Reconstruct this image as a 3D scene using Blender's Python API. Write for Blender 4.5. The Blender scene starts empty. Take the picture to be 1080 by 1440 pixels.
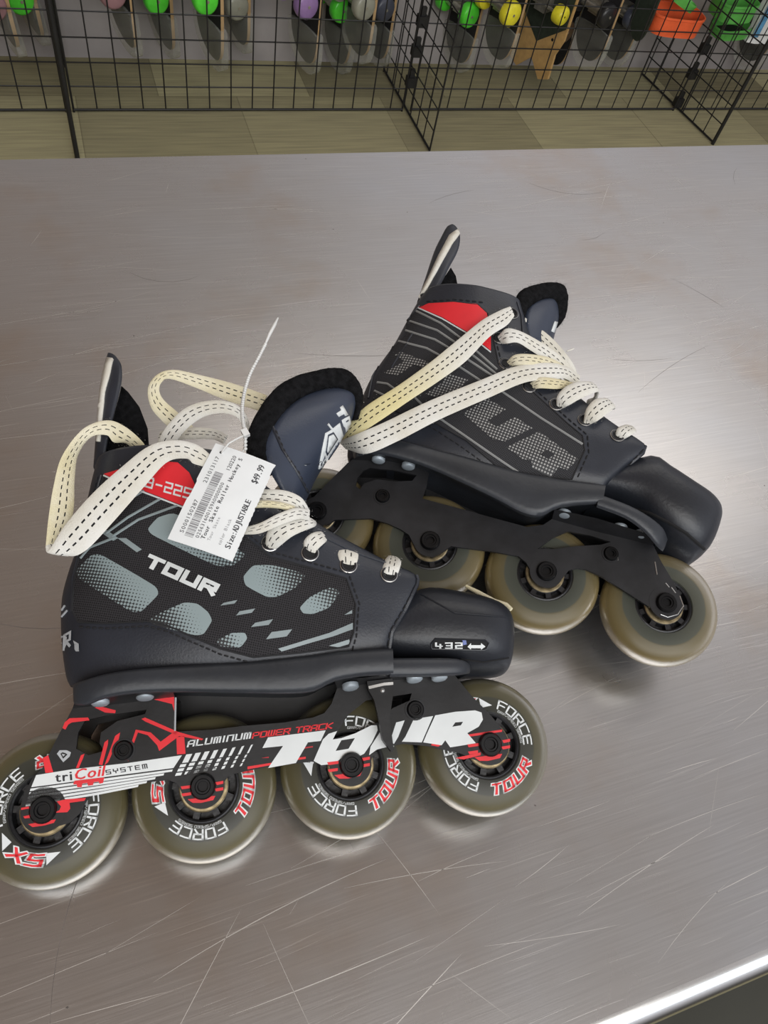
import bpy, math, random
import numpy as np
from mathutils import Vector, Matrix, geometry
from mathutils.bvhtree import BVHTree

random.seed(7)
SC = bpy.context.scene
COL = SC.collection
MM = 0.001

# ------------------------------------------------------------------ camera
F_PX = 1049.0
CAM_H = 0.42579
RX = Vector((0.9415512674, -0.1611970523, 0.2957984468))
RY = Vector((-0.2953388555, -0.8173652570, 0.4946604867))
RZ = Vector((0.1620375612, -0.5531089829, -0.8171990466))
CAM = Vector((0, 0, CAM_H))
cam_data = bpy.data.cameras.new('camera')
cam = bpy.data.objects.new('camera', cam_data)
COL.objects.link(cam)
cam_data.sensor_fit = 'HORIZONTAL'
cam_data.sensor_width = 36.0
cam_data.lens = 36.0 * F_PX / 1080.0
cam_data.clip_start = 0.02
cam_data.clip_end = 60
m = Matrix.Identity(4)
for r, row in enumerate((RX, RY, RZ)):
    m[r][0] = row.x
    m[r][1] = -row.y
    m[r][2] = -row.z
    m[r][3] = CAM[r]
cam.matrix_world = m
SC.camera = cam


def ray(u, v):
    d = Vector(((u - 540.0) / F_PX, (v - 720.0) / F_PX, 1.0))
    return Vector((RX.dot(d), RY.dot(d), RZ.dot(d))).normalized()


def at_y(u, v, y):
    w = ray(u, v)
    return CAM + w * (y / w.y)


def at_z(u, v, z):
    w = ray(u, v)
    return CAM + w * ((z - CAM.z) / w.z)


# ------------------------------------------------------------------ materials
def nodes(name):
    mt = bpy.data.materials.new(name)
    mt.use_nodes = True
    nt = mt.node_tree
    nt.nodes.clear()
    out = nt.nodes.new('ShaderNodeOutputMaterial')
    b = nt.nodes.new('ShaderNodeBsdfPrincipled')
    nt.links.new(b.outputs[0], out.inputs[0])
    return mt, nt, b


def N(nt, kind, **kw):
    n = nt.nodes.new(kind)
    for k, v in kw.items():
        if k in n.inputs:
            n.inputs[k].default_value = v
        else:
            setattr(n, k, v)
    return n


def L(nt, a, b):
    nt.links.new(a, b)


def ramp(nt, fac, stops):
    r = nt.nodes.new('ShaderNodeValToRGB')
    e = r.color_ramp.elements
    e[0].position, e[0].color = stops[0][0], (*stops[0][1], 1)
    e[1].position, e[1].color = stops[-1][0], (*stops[-1][1], 1)
    for p, c in stops[1:-1]:
        x = e.new(p)
        x.color = (*c, 1)
    L(nt, fac, r.inputs[0])
    return r


def plain(name, col, rough=0.5, metal=0.0, var=0.25, scale=60, bump=0.0, bscale=400, spec=0.5, **kw):
    mt, nt, b = nodes(name)
    tc = N(nt, 'ShaderNodeTexCoord')
    nz = N(nt, 'ShaderNodeTexNoise', Scale=scale, Detail=4.0)
    L(nt, tc.outputs['Object'], nz.inputs['Vector'])
    lo = tuple(c * (1 - var) for c in col)
    hi = tuple(min(1, c * (1 + var)) for c in col)
    r = ramp(nt, nz.outputs['Fac'], [(0.3, lo), (0.7, hi)])
    L(nt, r.outputs[0], b.inputs['Base Color'])
    b.inputs['Roughness'].default_value = rough
    b.inputs['Metallic'].default_value = metal
    b.inputs['Specular IOR Level'].default_value = spec
    if bump:
        n2 = N(nt, 'ShaderNodeTexNoise', Scale=bscale, Detail=3.0)
        L(nt, tc.outputs['Object'], n2.inputs['Vector'])
        bp = N(nt, 'ShaderNodeBump', Strength=bump, Distance=0.001)
        L(nt, n2.outputs['Fac'], bp.inputs['Height'])
        L(nt, bp.outputs[0], b.inputs['Normal'])
    for k, v in kw.items():
        b.inputs[k].default_value = v
    return mt


M = {}
M['leather'] = plain('black_leather', (0.022, 0.0255, 0.035), 0.40, bump=0.12, bscale=900, var=0.3, scale=25)
M['leather_worn'] = plain('worn_black_plastic', (0.022, 0.025, 0.033), 0.38, bump=0.12, bscale=500, var=0.4, scale=22)
M['sole'] = plain('sole_plastic', (0.023, 0.026, 0.032), 0.42, bump=0.15, bscale=300, var=0.35, scale=18)
M['tongue'] = plain('tongue_leather', (0.036, 0.046, 0.072), 0.36, bump=0.1, bscale=900, var=0.15, scale=20)  # bluish sheen of reflected window light is put into this base colour
M['felt'] = plain('black_felt', (0.010, 0.010, 0.011), 0.95, bump=1.0, bscale=1500, var=0.5, scale=300, spec=0.1)
M['frame'] = plain('black_anodised_aluminium', (0.014, 0.014, 0.015), 0.42, metal=0.2, var=0.35, scale=60, bump=0.05)
M['frame_plain'] = plain('worn_black_aluminium', (0.015, 0.015, 0.017), 0.5, metal=0.2, var=0.4, scale=70, bump=0.05)
M['bolt'] = plain('black_steel_bolt', (0.012, 0.012, 0.013), 0.35, metal=0.6)
M['hub'] = plain('black_hub_plastic', (0.012, 0.012, 0.014), 0.4, bump=0.2, bscale=500, var=0.6)
M['seal'] = plain('brass_bearing_seal', (0.36, 0.29, 0.17), 0.38, metal=0.8, var=0.5, scale=300)
M['rivet'] = plain('steel_rivet', (0.38, 0.43, 0.47), 0.5, metal=0.4)
M['silver'] = plain('scratched_silver', (0.65, 0.64, 0.62), 0.35, metal=0.8)
M['red'] = plain('red_print', (0.76, 0.022, 0.032), 0.5, var=0.06)
M['darkred'] = plain('dark_red_print', (0.42, 0.012, 0.022), 0.5, var=0.1)
M['white'] = plain('white_print', (0.74, 0.77, 0.77), 0.5, var=0.05)
M['greyline'] = plain('grey_print', (0.26, 0.31, 0.32), 0.5, var=0.1)
M['silverline'] = plain('silver_line_print', (0.27, 0.275, 0.27), 0.5, var=0.1)
M['outline'] = plain('silver_grey_print', (0.42, 0.44, 0.46), 0.45, var=0.1)
M['stitch'] = plain('black_thread', (0.014, 0.014, 0.016), 0.8)
M['void'] = plain('black_recess', (0.006, 0.006, 0.007), 0.8)
M['eyelet'] = plain('dark_metal_eyelet', (0.05, 0.05, 0.055), 0.3, metal=0.9)
M['eyelet_lip'] = plain('worn_metal_eyelet', (0.45, 0.44, 0.42), 0.35, metal=0.9)
M['wire'] = plain('black_coated_wire', (0.010, 0.010, 0.011), 0.5)
M['paper'] = plain('white_paper', (0.80, 0.82, 0.82), 0.7, var=0.03)
M['ink'] = plain('black_ink', (0.03, 0.03, 0.035), 0.7)
M['ink_grey'] = plain('faded_ink', (0.28, 0.28, 0.29), 0.7)
M['nylon'] = plain('clear_nylon', (0.72, 0.72, 0.70), 0.35, var=0.1)
M['grip'] = plain('black_grip', (0.012, 0.012, 0.014), 0.7, bump=0.3)
M['maple'] = plain('maple_ply', (0.42, 0.28, 0.14), 0.5, var=0.2, scale=15)
M['truck'] = plain('truck_metal', (0.5, 0.48, 0.42), 0.35, metal=0.8)
M['blue_mark'] = plain('blue_mark', (0.08, 0.12, 0.35), 0.4)


def mesh_fabric(name, base, cell=1.15, light=1.6):
    """woven technical mesh: tiny regular pits, in object space"""
    mt, nt, b = nodes(name)
    tc = N(nt, 'ShaderNodeTexCoord')
    mp = N(nt, 'ShaderNodeMapping')
    s = 1000.0 / cell
    mp.inputs['Scale'].default_value = (s, s, 0.0)
    mp.inputs['Rotation'].default_value = (0, 0, math.radians(18))
    L(nt, tc.outputs['Object'], mp.inputs['Vector'])
    v = N(nt, 'ShaderNodeTexVoronoi', Scale=1.0, Randomness=0.12)
    L(nt, mp.outputs[0], v.inputs['Vector'])
    r = ramp(nt, v.outputs['Distance'], [(0.22, tuple(c * 0.35 for c in base)), (0.42, tuple(c * light for c in base))])
    L(nt, r.outputs[0], b.inputs['Base Color'])
    b.inputs['Roughness'].default_value = 0.75
    b.inputs['Specular IOR Level'].default_value = 0.2
    bp = N(nt, 'ShaderNodeBump', Strength=0.5, Distance=0.0004)
    L(nt, v.outputs['Distance'], bp.inputs['Height'])
    L(nt, bp.outputs[0], b.inputs['Normal'])
    return mt


M['mesh'] = mesh_fabric('black_woven_mesh', (0.022, 0.021, 0.023))
M['mesh_grey'] = mesh_fabric('charcoal_woven_mesh', (0.030, 0.030, 0.033), 1.0, 1.5)


def dots(name, fg, bg, cell, rot, grow):
    """printed halftone: round dots whose size follows the 'fade' layer (UV.x); grow=False keeps them equal"""
    mt, nt, b = nodes(name)
    tc = N(nt, 'ShaderNodeTexCoord')
    mp = N(nt, 'ShaderNodeMapping')
    s = 1000.0 / cell
    mp.inputs['Scale'].default_value = (s, s, 0.0)
    mp.inputs['Rotation'].default_value = (0, 0, math.radians(rot))
    L(nt, tc.outputs['Object'], mp.inputs['Vector'])
    fr = N(nt, 'ShaderNodeVectorMath', operation='FRACTION')
    L(nt, mp.outputs[0], fr.inputs[0])
    sb = N(nt, 'ShaderNodeVectorMath', operation='SUBTRACT')
    sb.inputs[1].default_value = (0.5, 0.5, 0.0)
    L(nt, fr.outputs[0], sb.inputs[0])
    ln = N(nt, 'ShaderNodeVectorMath', operation='LENGTH')
    L(nt, sb.outputs[0], ln.inputs[0])
    cmp_ = N(nt, 'ShaderNodeMath', operation='LESS_THAN')
    L(nt, ln.outputs['Value'], cmp_.inputs[0])
    if grow:
        uv = N(nt, 'ShaderNodeUVMap', uv_map='UVMap')
        sp = N(nt, 'ShaderNodeSeparateXYZ')
        L(nt, uv.outputs[0], sp.inputs[0])
        mr = N(nt, 'ShaderNodeMapRange')
        mr.inputs['To Min'].default_value = 0.20
        mr.inputs['To Max'].default_value = 0.74
        L(nt, sp.outputs[0], mr.inputs['Value'])
        L(nt, mr.outputs[0], cmp_.inputs[1])
    else:
        cmp_.inputs[1].default_value = 0.30
    mx = N(nt, 'ShaderNodeMix', data_type='RGBA')
    L(nt, cmp_.outputs[0], mx.inputs['Factor'])
    mx.inputs['A'].default_value = (*bg, 1)
    mx.inputs['B'].default_value = (*fg, 1)
    L(nt, mx.outputs['Result'], b.inputs['Base Color'])
    b.inputs['Roughness'].default_value = 0.6
    return mt


M['halftone'] = dots('grey_halftone', (0.27, 0.335, 0.345), (0.020, 0.020, 0.022), 1.75, 18, True)
M['dotprint'] = dots('silver_dot_print', (0.36, 0.36, 0.35), (0.030, 0.030, 0.033), 2.0, 8, False)


def lace_mat(name, col, col2, fade=None):
    mt, nt, b = nodes(name)
    uv = N(nt, 'ShaderNodeUVMap', uv_map='UVMap')
    sp = N(nt, 'ShaderNodeSeparateXYZ')
    L(nt, uv.outputs[0], sp.inputs[0])

    def band(c, w):
        d = N(nt, 'ShaderNodeMath', operation='SUBTRACT')
        L(nt, sp.outputs[0], d.inputs[0])
        d.inputs[1].default_value = c
        a = N(nt, 'ShaderNodeMath', operation='ABSOLUTE')
        L(nt, d.outputs[0], a.inputs[0])
        l = N(nt, 'ShaderNodeMath', operation='LESS_THAN')
        L(nt, a.outputs[0], l.inputs[0])
        l.inputs[1].default_value = w
        return l

    b1, b2 = band(0.36, 0.028), band(0.64, 0.028)

    def dash(off):
        mu = N(nt, 'ShaderNodeMath', operation='MULTIPLY_ADD')
        L(nt, sp.outputs[1], mu.inputs[0])
        mu.inputs[1].default_value = 1.9
        mu.inputs[2].default_value = off
        f = N(nt, 'ShaderNodeMath', operation='FRACT')
        L(nt, mu.outputs[0], f.inputs[0])
        l = N(nt, 'ShaderNodeMath', operation='LESS_THAN')
        L(nt, f.outputs[0], l.inputs[0])
        l.inputs[1].default_value = 0.55
        return l

    def mul(a, c):
        x = N(nt, 'ShaderNodeMath', operation='MULTIPLY')
        L(nt, a.outputs[0], x.inputs[0])
        L(nt, c.outputs[0], x.inputs[1])
        return x

    ad = N(nt, 'ShaderNodeMath', operation='ADD')
    L(nt, mul(b1, dash(0.0)).outputs[0], ad.inputs[0])
    L(nt, mul(b2, dash(0.35)).outputs[0], ad.inputs[1])
    tc = N(nt, 'ShaderNodeTexCoord')
    nz = N(nt, 'ShaderNodeTexNoise', Scale=45.0, Detail=3.0)
    L(nt, tc.outputs['Object'], nz.inputs['Vector'])
    r = ramp(nt, nz.outputs['Fac'], [(0.35, col), (0.65, col2)])
    mx = N(nt, 'ShaderNodeMix', data_type='RGBA')
    L(nt, ad.outputs[0], mx.inputs['Factor'])
    L(nt, r.outputs[0], mx.inputs['A'])
    if fade:
        fm = N(nt, 'ShaderNodeMapRange')
        fm.inputs['From Min'].default_value = fade[0]
        fm.inputs['From Max'].default_value = fade[1]
        L(nt, sp.outputs[1], fm.inputs['Value'])
        fx = N(nt, 'ShaderNodeMix', data_type='RGBA')
        L(nt, fm.outputs[0], fx.inputs['Factor'])
        L(nt, r.outputs[0], fx.inputs['A'])
        fx.inputs['B'].default_value = (0.74, 0.66, 0.36, 1)
        L(nt, fx.outputs['Result'], mx.inputs['A'])
    mx.inputs['B'].default_value = (0.02, 0.02, 0.022, 1)
    L(nt, mx.outputs['Result'], b.inputs['Base Color'])
    b.inputs['Roughness'].default_value = 0.9
    b.inputs['Specular IOR Level'].default_value = 0.1
    wv = N(nt, 'ShaderNodeTexNoise', Scale=1400.0, Detail=2.0)
    L(nt, tc.outputs['Object'], wv.inputs['Vector'])
    bp = N(nt, 'ShaderNodeBump', Strength=0.6, Distance=0.0006)
    L(nt, wv.outputs['Fac'], bp.inputs['Height'])
    L(nt, bp.outputs[0], b.inputs['Normal'])
    return mt


M['lace'] = lace_mat('white_cotton_lace', (0.80, 0.79, 0.74), (0.72, 0.69, 0.60))
M['lace_fade'] = lace_mat('half_yellowed_lace', (0.80, 0.79, 0.74), (0.74, 0.71, 0.62), (6.0, 13.0))
M['lace_yellow'] = lace_mat('aged_cotton_lace', (0.74, 0.67, 0.44), (0.80, 0.75, 0.58))


def urethane(name, tint, inner):
    """translucent wheel urethane, yellower to the tread (object-space radius), greyer toward the hub"""
    mt, nt, b = nodes(name)
    tc = N(nt, 'ShaderNodeTexCoord')
    ml = N(nt, 'ShaderNodeVectorMath', operation='MULTIPLY')
    ml.inputs[1].default_value = (1, 1, 0)
    L(nt, tc.outputs['Object'], ml.inputs[0])
    ln = N(nt, 'ShaderNodeVectorMath', operation='LENGTH')
    L(nt, ml.outputs[0], ln.inputs[0])
    mr = N(nt, 'ShaderNodeMapRange')
    mr.inputs['From Min'].default_value = 0.016
    mr.inputs['From Max'].default_value = 0.036
    L(nt, ln.outputs['Value'], mr.inputs['Value'])
    nz = N(nt, 'ShaderNodeTexNoise', Scale=40.0, Detail=3.0)
    L(nt, tc.outputs['Object'], nz.inputs['Vector'])
    ad = N(nt, 'ShaderNodeMath', operation='MULTIPLY_ADD')
    L(nt, nz.outputs['Fac'], ad.inputs[0])
    ad.inputs[1].default_value = 0.08
    ad.inputs[2].default_value = -0.04
    a2 = N(nt, 'ShaderNodeMath', operation='ADD')
    L(nt, ad.outputs[0], a2.inputs[0])
    L(nt, mr.outputs[0], a2.inputs[1])
    mid = tuple((a + c) / 2 for a, c in zip(tint, inner))
    r = ramp(nt, a2.outputs[0], [(0.05, tuple(c * 0.7 for c in inner)), (0.44, inner), (0.49, mid), (1.0, tint)])
    L(nt, r.outputs[0], b.inputs['Base Color'])
    b.inputs['Roughness'].default_value = 0.32
    b.inputs['Specular IOR Level'].default_value = 0.35
    b.inputs['IOR'].default_value = 1.4
    b.inputs['Transmission Weight'].default_value = 0.42
    b.inputs['Subsurface Weight'].default_value = 0.0
    return mt


M['urethane'] = urethane('smoky_urethane', (0.165, 0.142, 0.066), (0.075, 0.077, 0.063))
M['urethane_far'] = urethane('yellowed_urethane', (0.27, 0.205, 0.085), (0.115, 0.124, 0.10))


def steel():
    mt, nt, b = nodes('brushed_stainless_steel')
    tc = N(nt, 'ShaderNodeTexCoord')
    cols = []
    # brushed grain along the length of the counter
    mp = N(nt, 'ShaderNodeMapping')
    mp.inputs['Scale'].default_value = (14, 700, 1)
    L(nt, tc.outputs['Object'], mp.inputs['Vector'])
    g = N(nt, 'ShaderNodeTexNoise', Scale=1.0, Detail=4.0, Roughness=0.6)
    L(nt, mp.outputs[0], g.inputs['Vector'])
    # worn scratches in several directions
    tot = None
    for ang, sx, sy, thr, off in ((4, 9, 900, 0.70, 0), (-9, 11, 1000, 0.70, 3), (16, 10, 900, 0.71, 5), (31, 12, 1000, 0.725, 7), (-38, 14, 1000, 0.73, 11), (74, 14, 1000, 0.74, 17)):
        wn = N(nt, 'ShaderNodeTexNoise', Scale=5.0, Detail=1.0)
        L(nt, tc.outputs['Object'], wn.inputs['Vector'])
        wm = N(nt, 'ShaderNodeMix', data_type='VECTOR')
        wm.inputs['Factor'].default_value = 0.025
        L(nt, tc.outputs['Object'], wm.inputs['A'])
        L(nt, wn.outputs['Color'], wm.inputs['B'])
        q = N(nt, 'ShaderNodeMapping')
        q.inputs['Rotation'].default_value = (0, 0, math.radians(ang))
        q.inputs['Scale'].default_value = (sx, sy, 1)
        q.inputs['Location'].default_value = (off, off * 1.7, off)
        L(nt, wm.outputs['Result'], q.inputs['Vector'])
        s = N(nt, 'ShaderNodeTexNoise', Scale=1.0, Detail=1.5)
        L(nt, q.outputs[0], s.inputs['Vector'])
        mr = N(nt, 'ShaderNodeMapRange')
        mr.inputs['From Min'].default_value = thr
        mr.inputs['From Max'].default_value = thr + 0.05
        L(nt, s.outputs['Fac'], mr.inputs['Value'])
        if tot is None:
            tot = mr.outputs[0]
        else:
            a = N(nt, 'ShaderNodeMath', operation='MAXIMUM')
            L(nt, tot, a.inputs[0])
            L(nt, mr.outputs[0], a.inputs[1])
            tot = a.outputs[0]
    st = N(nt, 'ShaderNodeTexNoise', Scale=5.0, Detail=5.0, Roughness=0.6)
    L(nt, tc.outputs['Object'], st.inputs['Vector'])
    base = ramp(nt, st.outputs['Fac'], [(0.28, (0.58, 0.50, 0.43)), (0.46, (0.60, 0.58, 0.565)), (0.72, (0.60, 0.60, 0.61))])  # warm low end paints orange-brown reflections into the base colour
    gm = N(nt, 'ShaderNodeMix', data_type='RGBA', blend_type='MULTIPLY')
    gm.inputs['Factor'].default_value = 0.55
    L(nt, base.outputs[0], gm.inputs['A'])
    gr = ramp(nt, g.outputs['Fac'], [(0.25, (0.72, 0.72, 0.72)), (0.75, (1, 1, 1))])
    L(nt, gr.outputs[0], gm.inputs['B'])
    sm = N(nt, 'ShaderNodeMix', data_type='RGBA')
    sf = N(nt, 'ShaderNodeMath', operation='MULTIPLY')
    L(nt, tot, sf.inputs[0])
    sf.inputs[1].default_value = 0.30
    L(nt, sf.outputs[0], sm.inputs['Factor'])
    L(nt, gm.outputs['Result'], sm.inputs['A'])
    sm.inputs['B'].default_value = (0.92, 0.90, 0.86, 1)
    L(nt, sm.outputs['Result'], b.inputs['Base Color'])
    b.inputs['Metallic'].default_value = 0.92
    rr = N(nt, 'ShaderNodeMapRange')
    rr.inputs['To Min'].default_value = 0.22
    rr.inputs['To Max'].default_value = 0.33
    L(nt, st.outputs['Fac'], rr.inputs['Value'])
    L(nt, rr.outputs[0], b.inputs['Roughness'])
    hs = N(nt, 'ShaderNodeMath', operation='MULTIPLY_ADD')
    L(nt, tot, hs.inputs[0])
    hs.inputs[1].default_value = 0.35
    L(nt, g.outputs['Fac'], hs.inputs[2])
    bp = N(nt, 'ShaderNodeBump', Strength=0.10, Distance=0.0004)
    L(nt, hs.outputs[0], bp.inputs['Height'])
    L(nt, bp.outputs[0], b.inputs['Normal'])
    return mt


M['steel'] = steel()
M['steel_polished'] = plain('polished_steel_edge', (0.85, 0.85, 0.84), 0.2, metal=1.0, var=0.06, scale=20)  # smoother roll; base colour lifted to paint in a brighter edge highlight
M['steel_dark'] = plain('shaded_steel_apron', (0.10, 0.105, 0.11), 0.35, metal=0.7, var=0.2, scale=8)  # darker copy of the steel, the slope's dark reflection put into its colour
M['scratch'] = plain('bright_scratch', (0.70, 0.68, 0.645), 0.40, metal=0.85, var=0.15, scale=30)
M['scuff'] = plain('dark_scuff', (0.16, 0.14, 0.13), 0.5, metal=0.4)


def carpet():
    mt, nt, b = nodes('olive_carpet_tiles')
    tc = N(nt, 'ShaderNodeTexCoord')
    mp = N(nt, 'ShaderNodeMapping')
    mp.inputs['Location'].default_value = (0.29, 0.02, 0)
    L(nt, tc.outputs['Object'], mp.inputs['Vector'])
    br = N(nt, 'ShaderNodeTexBrick', Scale=1.0)
    br.offset = 0.5
    br.inputs['Color1'].default_value = (0.22, 0.20, 0.125, 1)
    br.inputs['Color2'].default_value = (0.42, 0.39, 0.24, 1)
    br.inputs['Mortar'].default_value = (0.22, 0.20, 0.125, 1)
    br.inputs['Mortar Size'].default_value = 0.002
    br.inputs['Brick Width'].default_value = 0.56
    br.inputs['Row Height'].default_value = 0.40
    L(nt, mp.outputs[0], br.inputs['Vector'])
    q = N(nt, 'ShaderNodeMapping')
    q.inputs['Scale'].default_value = (4, 90, 1)
    L(nt, tc.outputs['Object'], q.inputs['Vector'])
    nz = N(nt, 'ShaderNodeTexNoise', Scale=1.0, Detail=3.0)
    L(nt, q.outputs[0], nz.inputs['Vector'])
    r = ramp(nt, nz.outputs['Fac'], [(0.3, (0.72, 0.72, 0.74)), (0.7, (1.1, 1.1, 1.05))])
    mx = N(nt, 'ShaderNodeMix', data_type='RGBA', blend_type='MULTIPLY')
    mx.inputs['Factor'].default_value = 0.8
    L(nt, br.outputs['Color'], mx.inputs['A'])
    L(nt, r.outputs[0], mx.inputs['B'])
    L(nt, mx.outputs['Result'], b.inputs['Base Color'])
    b.inputs['Roughness'].default_value = 0.95
    b.inputs['Specular IOR Level'].default_value = 0.1
    return mt


M['carpet'] = carpet()
M['wall'] = plain('grey_wall_panel', (0.36, 0.335, 0.335), 0.7, var=0.12, scale=6)


def film_mat():
    mt, nt, b = nodes('clear_shrink_wrap')
    lw = N(nt, 'ShaderNodeLayerWeight', Blend=0.35)
    tc = N(nt, 'ShaderNodeTexCoord')
    nz = N(nt, 'ShaderNodeTexNoise', Scale=14.0, Detail=2.0)
    L(nt, tc.outputs['Object'], nz.inputs['Vector'])
    r = ramp(nt, nz.outputs['Fac'], [(0.35, (0.01,) * 3), (0.7, (0.10,) * 3)])
    ad = N(nt, 'ShaderNodeMath', operation='ADD', use_clamp=True)
    L(nt, r.outputs[0], ad.inputs[0])
    ml = N(nt, 'ShaderNodeMath', operation='MULTIPLY')
    ml.inputs[1].default_value = 0.65
    L(nt, lw.outputs['Facing'], ml.inputs[0])
    L(nt, ml.outputs[0], ad.inputs[1])
    L(nt, ad.outputs[0], b.inputs['Alpha'])
    b.inputs['Base Color'].default_value = (0.62, 0.63, 0.57, 1)
    b.inputs['Roughness'].default_value = 0.2
    return mt


M['film'] = film_mat()


# ------------------------------------------------------------------ mesh builder
class MB:
    def __init__(s):
        s.v, s.f, s.mi, s.uv, s.mats = [], [], [], {}, []

    def slot(s, key):
        if key not in s.mats:
            s.mats.append(key)
        return s.mats.index(key)

    def add(s, verts, faces, mat, uvs=None):
        o = len(s.v)
        k = s.slot(mat)
        s.v += [tuple(p) for p in verts]
        for f in faces:
            s.f.append([i + o for i in f])
            s.mi.append(k)
        if uvs:
            for i, t in enumerate(uvs):
                s.uv[o + i] = t

    def box(s, c, d, mat, R=None):
        P = []
        for x in (-.5, .5):
            for y in (-.5, .5):
                for z in (-.5, .5):
                    q = Vector((x * d[0], y * d[1], z * d[2]))
                    if R:
                        q = R @ q
                    P.append(Vector(c) + q)
        s.add(P, [(0, 1, 3, 2), (4, 6, 7, 5), (0, 4, 5, 1), (2, 3, 7, 6), (0, 2, 6, 4), (1, 5, 7, 3)], mat)

    def tube(s, pts, r, mat, n=8, cap=True):
        pts = [Vector(p) for p in pts]
        rr = r if isinstance(r, (list, tuple)) else [r] * len(pts)
        V, Fc = [], []
        prev = None
        for i, p in enumerate(pts):
            t = (pts[min(i + 1, len(pts) - 1)] - pts[max(i - 1, 0)]).normalized()
            if prev is None:
                a = t.orthogonal().normalized()
            else:
                a = (prev - t * prev.dot(t)).normalized()
            prev = a
            b = t.cross(a)
            for k in range(n):
                th = 2 * math.pi * k / n
                V.append(p + (a * math.cos(th) + b * math.sin(th)) * rr[i])
        for i in range(len(pts) - 1):
            for k in range(n):
                Fc.append((i * n + k, i * n + (k + 1) % n, (i + 1) * n + (k + 1) % n, (i + 1) * n + k))
        if cap:
            Fc.append(tuple(range(n))[::-1])
            Fc.append(tuple((len(pts) - 1) * n + k for k in range(n)))
        s.add(V, Fc, mat)

    def lathe(s, prof, mat, n=48, c=(0, 0, 0), R=None, closed=False):
        """prof: (r, z) rows turned about +z"""
        V, Fc = [], []
        for r, z in prof:
            for k in range(n):
                th = 2 * math.pi * k / n
                q = Vector((r * math.cos(th), r * math.sin(th), z))
                if R:
                    q = R @ q
                V.append(Vector(c) + q)
        rows = len(prof)
        for i in range(rows - 1 + (1 if closed else 0)):
            j = (i + 1) % rows
            for k in range(n):
                Fc.append((i * n + k, i * n + (k + 1) % n, j * n + (k + 1) % n, j * n + k))
        s.add(V, Fc, mat)

    def prism(s, poly, z0, z1, mat, holes=(), side=None):
        """flat plate with holes: poly / holes in (x, y)"""
        loops = [list(poly)] + [list(h) for h in holes]
        tess = geometry.tessellate_polygon([[Vector((p[0], p[1], 0)) for p in l] for l in loops])
        flat = [p for l in loops for p in l]
        n = len(flat)
        V = [(p[0], p[1], z1) for p in flat] + [(p[0], p[1], z0) for p in flat]
        top, bot = [], []
        for t in tess:
            a, b, c = [Vector((flat[i][0], flat[i][1])) for i in t]
            if (b - a).cross(c - a) < 0:
                t = t[::-1]
            top.append(tuple(t))
            bot.append(tuple(i + n for i in t[::-1]))
        s.add(V, top + bot, mat)
        o = 0
        W = []
        for l in loops:
            k = len(l)
            W += [(o + i, o + (i + 1) % k, o + (i + 1) % k + n, o + i + n) for i in range(k)]
            o += k
        s.add(V, W, side or mat)

    def build(s, name, parent=None, smooth=35, scale=MM, mods=()):
        me = bpy.data.meshes.new(name)
        me.from_pydata([(x * scale, y * scale, z * scale) for x, y, z in s.v], [], s.f)
        for k in s.mats:
            me.materials.append(M[k])
        me.polygons.foreach_set('material_index', s.mi)
        if s.uv:
            ul = me.uv_layers.new(name='UVMap')
            for lp in me.loops:
                ul.data[lp.index].uv = s.uv.get(lp.vertex_index, (0, 0))
        me.update()
        if smooth:
            me.polygons.foreach_set('use_smooth', [True] * len(me.polygons))
            me.set_sharp_from_angle(angle=math.radians(smooth))
        o = bpy.data.objects.new(name, me)
        COL.objects.link(o)
        if parent:
            o.parent = parent
        for kind, kw in mods:
            md = o.modifiers.new(kind, kind)
            for a, b in kw.items():
                setattr(md, a, b)
        return o


def tag(o, label=None, cat=None, group=None, kind=None):
    if label:
        o['label'] = label
    if cat:
        o['category'] = cat
    if group:
        o['group'] = group
    if kind:
        o['kind'] = kind
    return o


def empty(name, mat4=None):
    o = bpy.data.objects.new(name, None)
    COL.objects.link(o)
    o.empty_display_size = 0.02
    if mat4 is not None:
        o.matrix_world = mat4
    return o


def crom(pts, sub=6, closed=False):
    """Catmull-Rom through tuples of any length"""
    P = [np.array(p, float) for p in pts]
    n = len(P)
    out = []
    rng = range(n) if closed else range(n - 1)
    for i in rng:
        p0 = P[(i - 1) % n] if closed or i > 0 else 2 * P[0] - P[1]
        p1, p2 = P[i], P[(i + 1) % n]
        p3 = P[(i + 2) % n] if closed or i + 2 < n else 2 * P[-1] - P[-2]
        for k in range(sub):
            t = k / sub
            out.append(0.5 * ((2 * p1) + (p2 - p0) * t + (2 * p0 - 5 * p1 + 4 * p2 - p3) * t * t + (3 * p1 - p0 - 3 * p2 + p3) * t ** 3))
    if not closed:
        out.append(P[-1])
    return out


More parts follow.
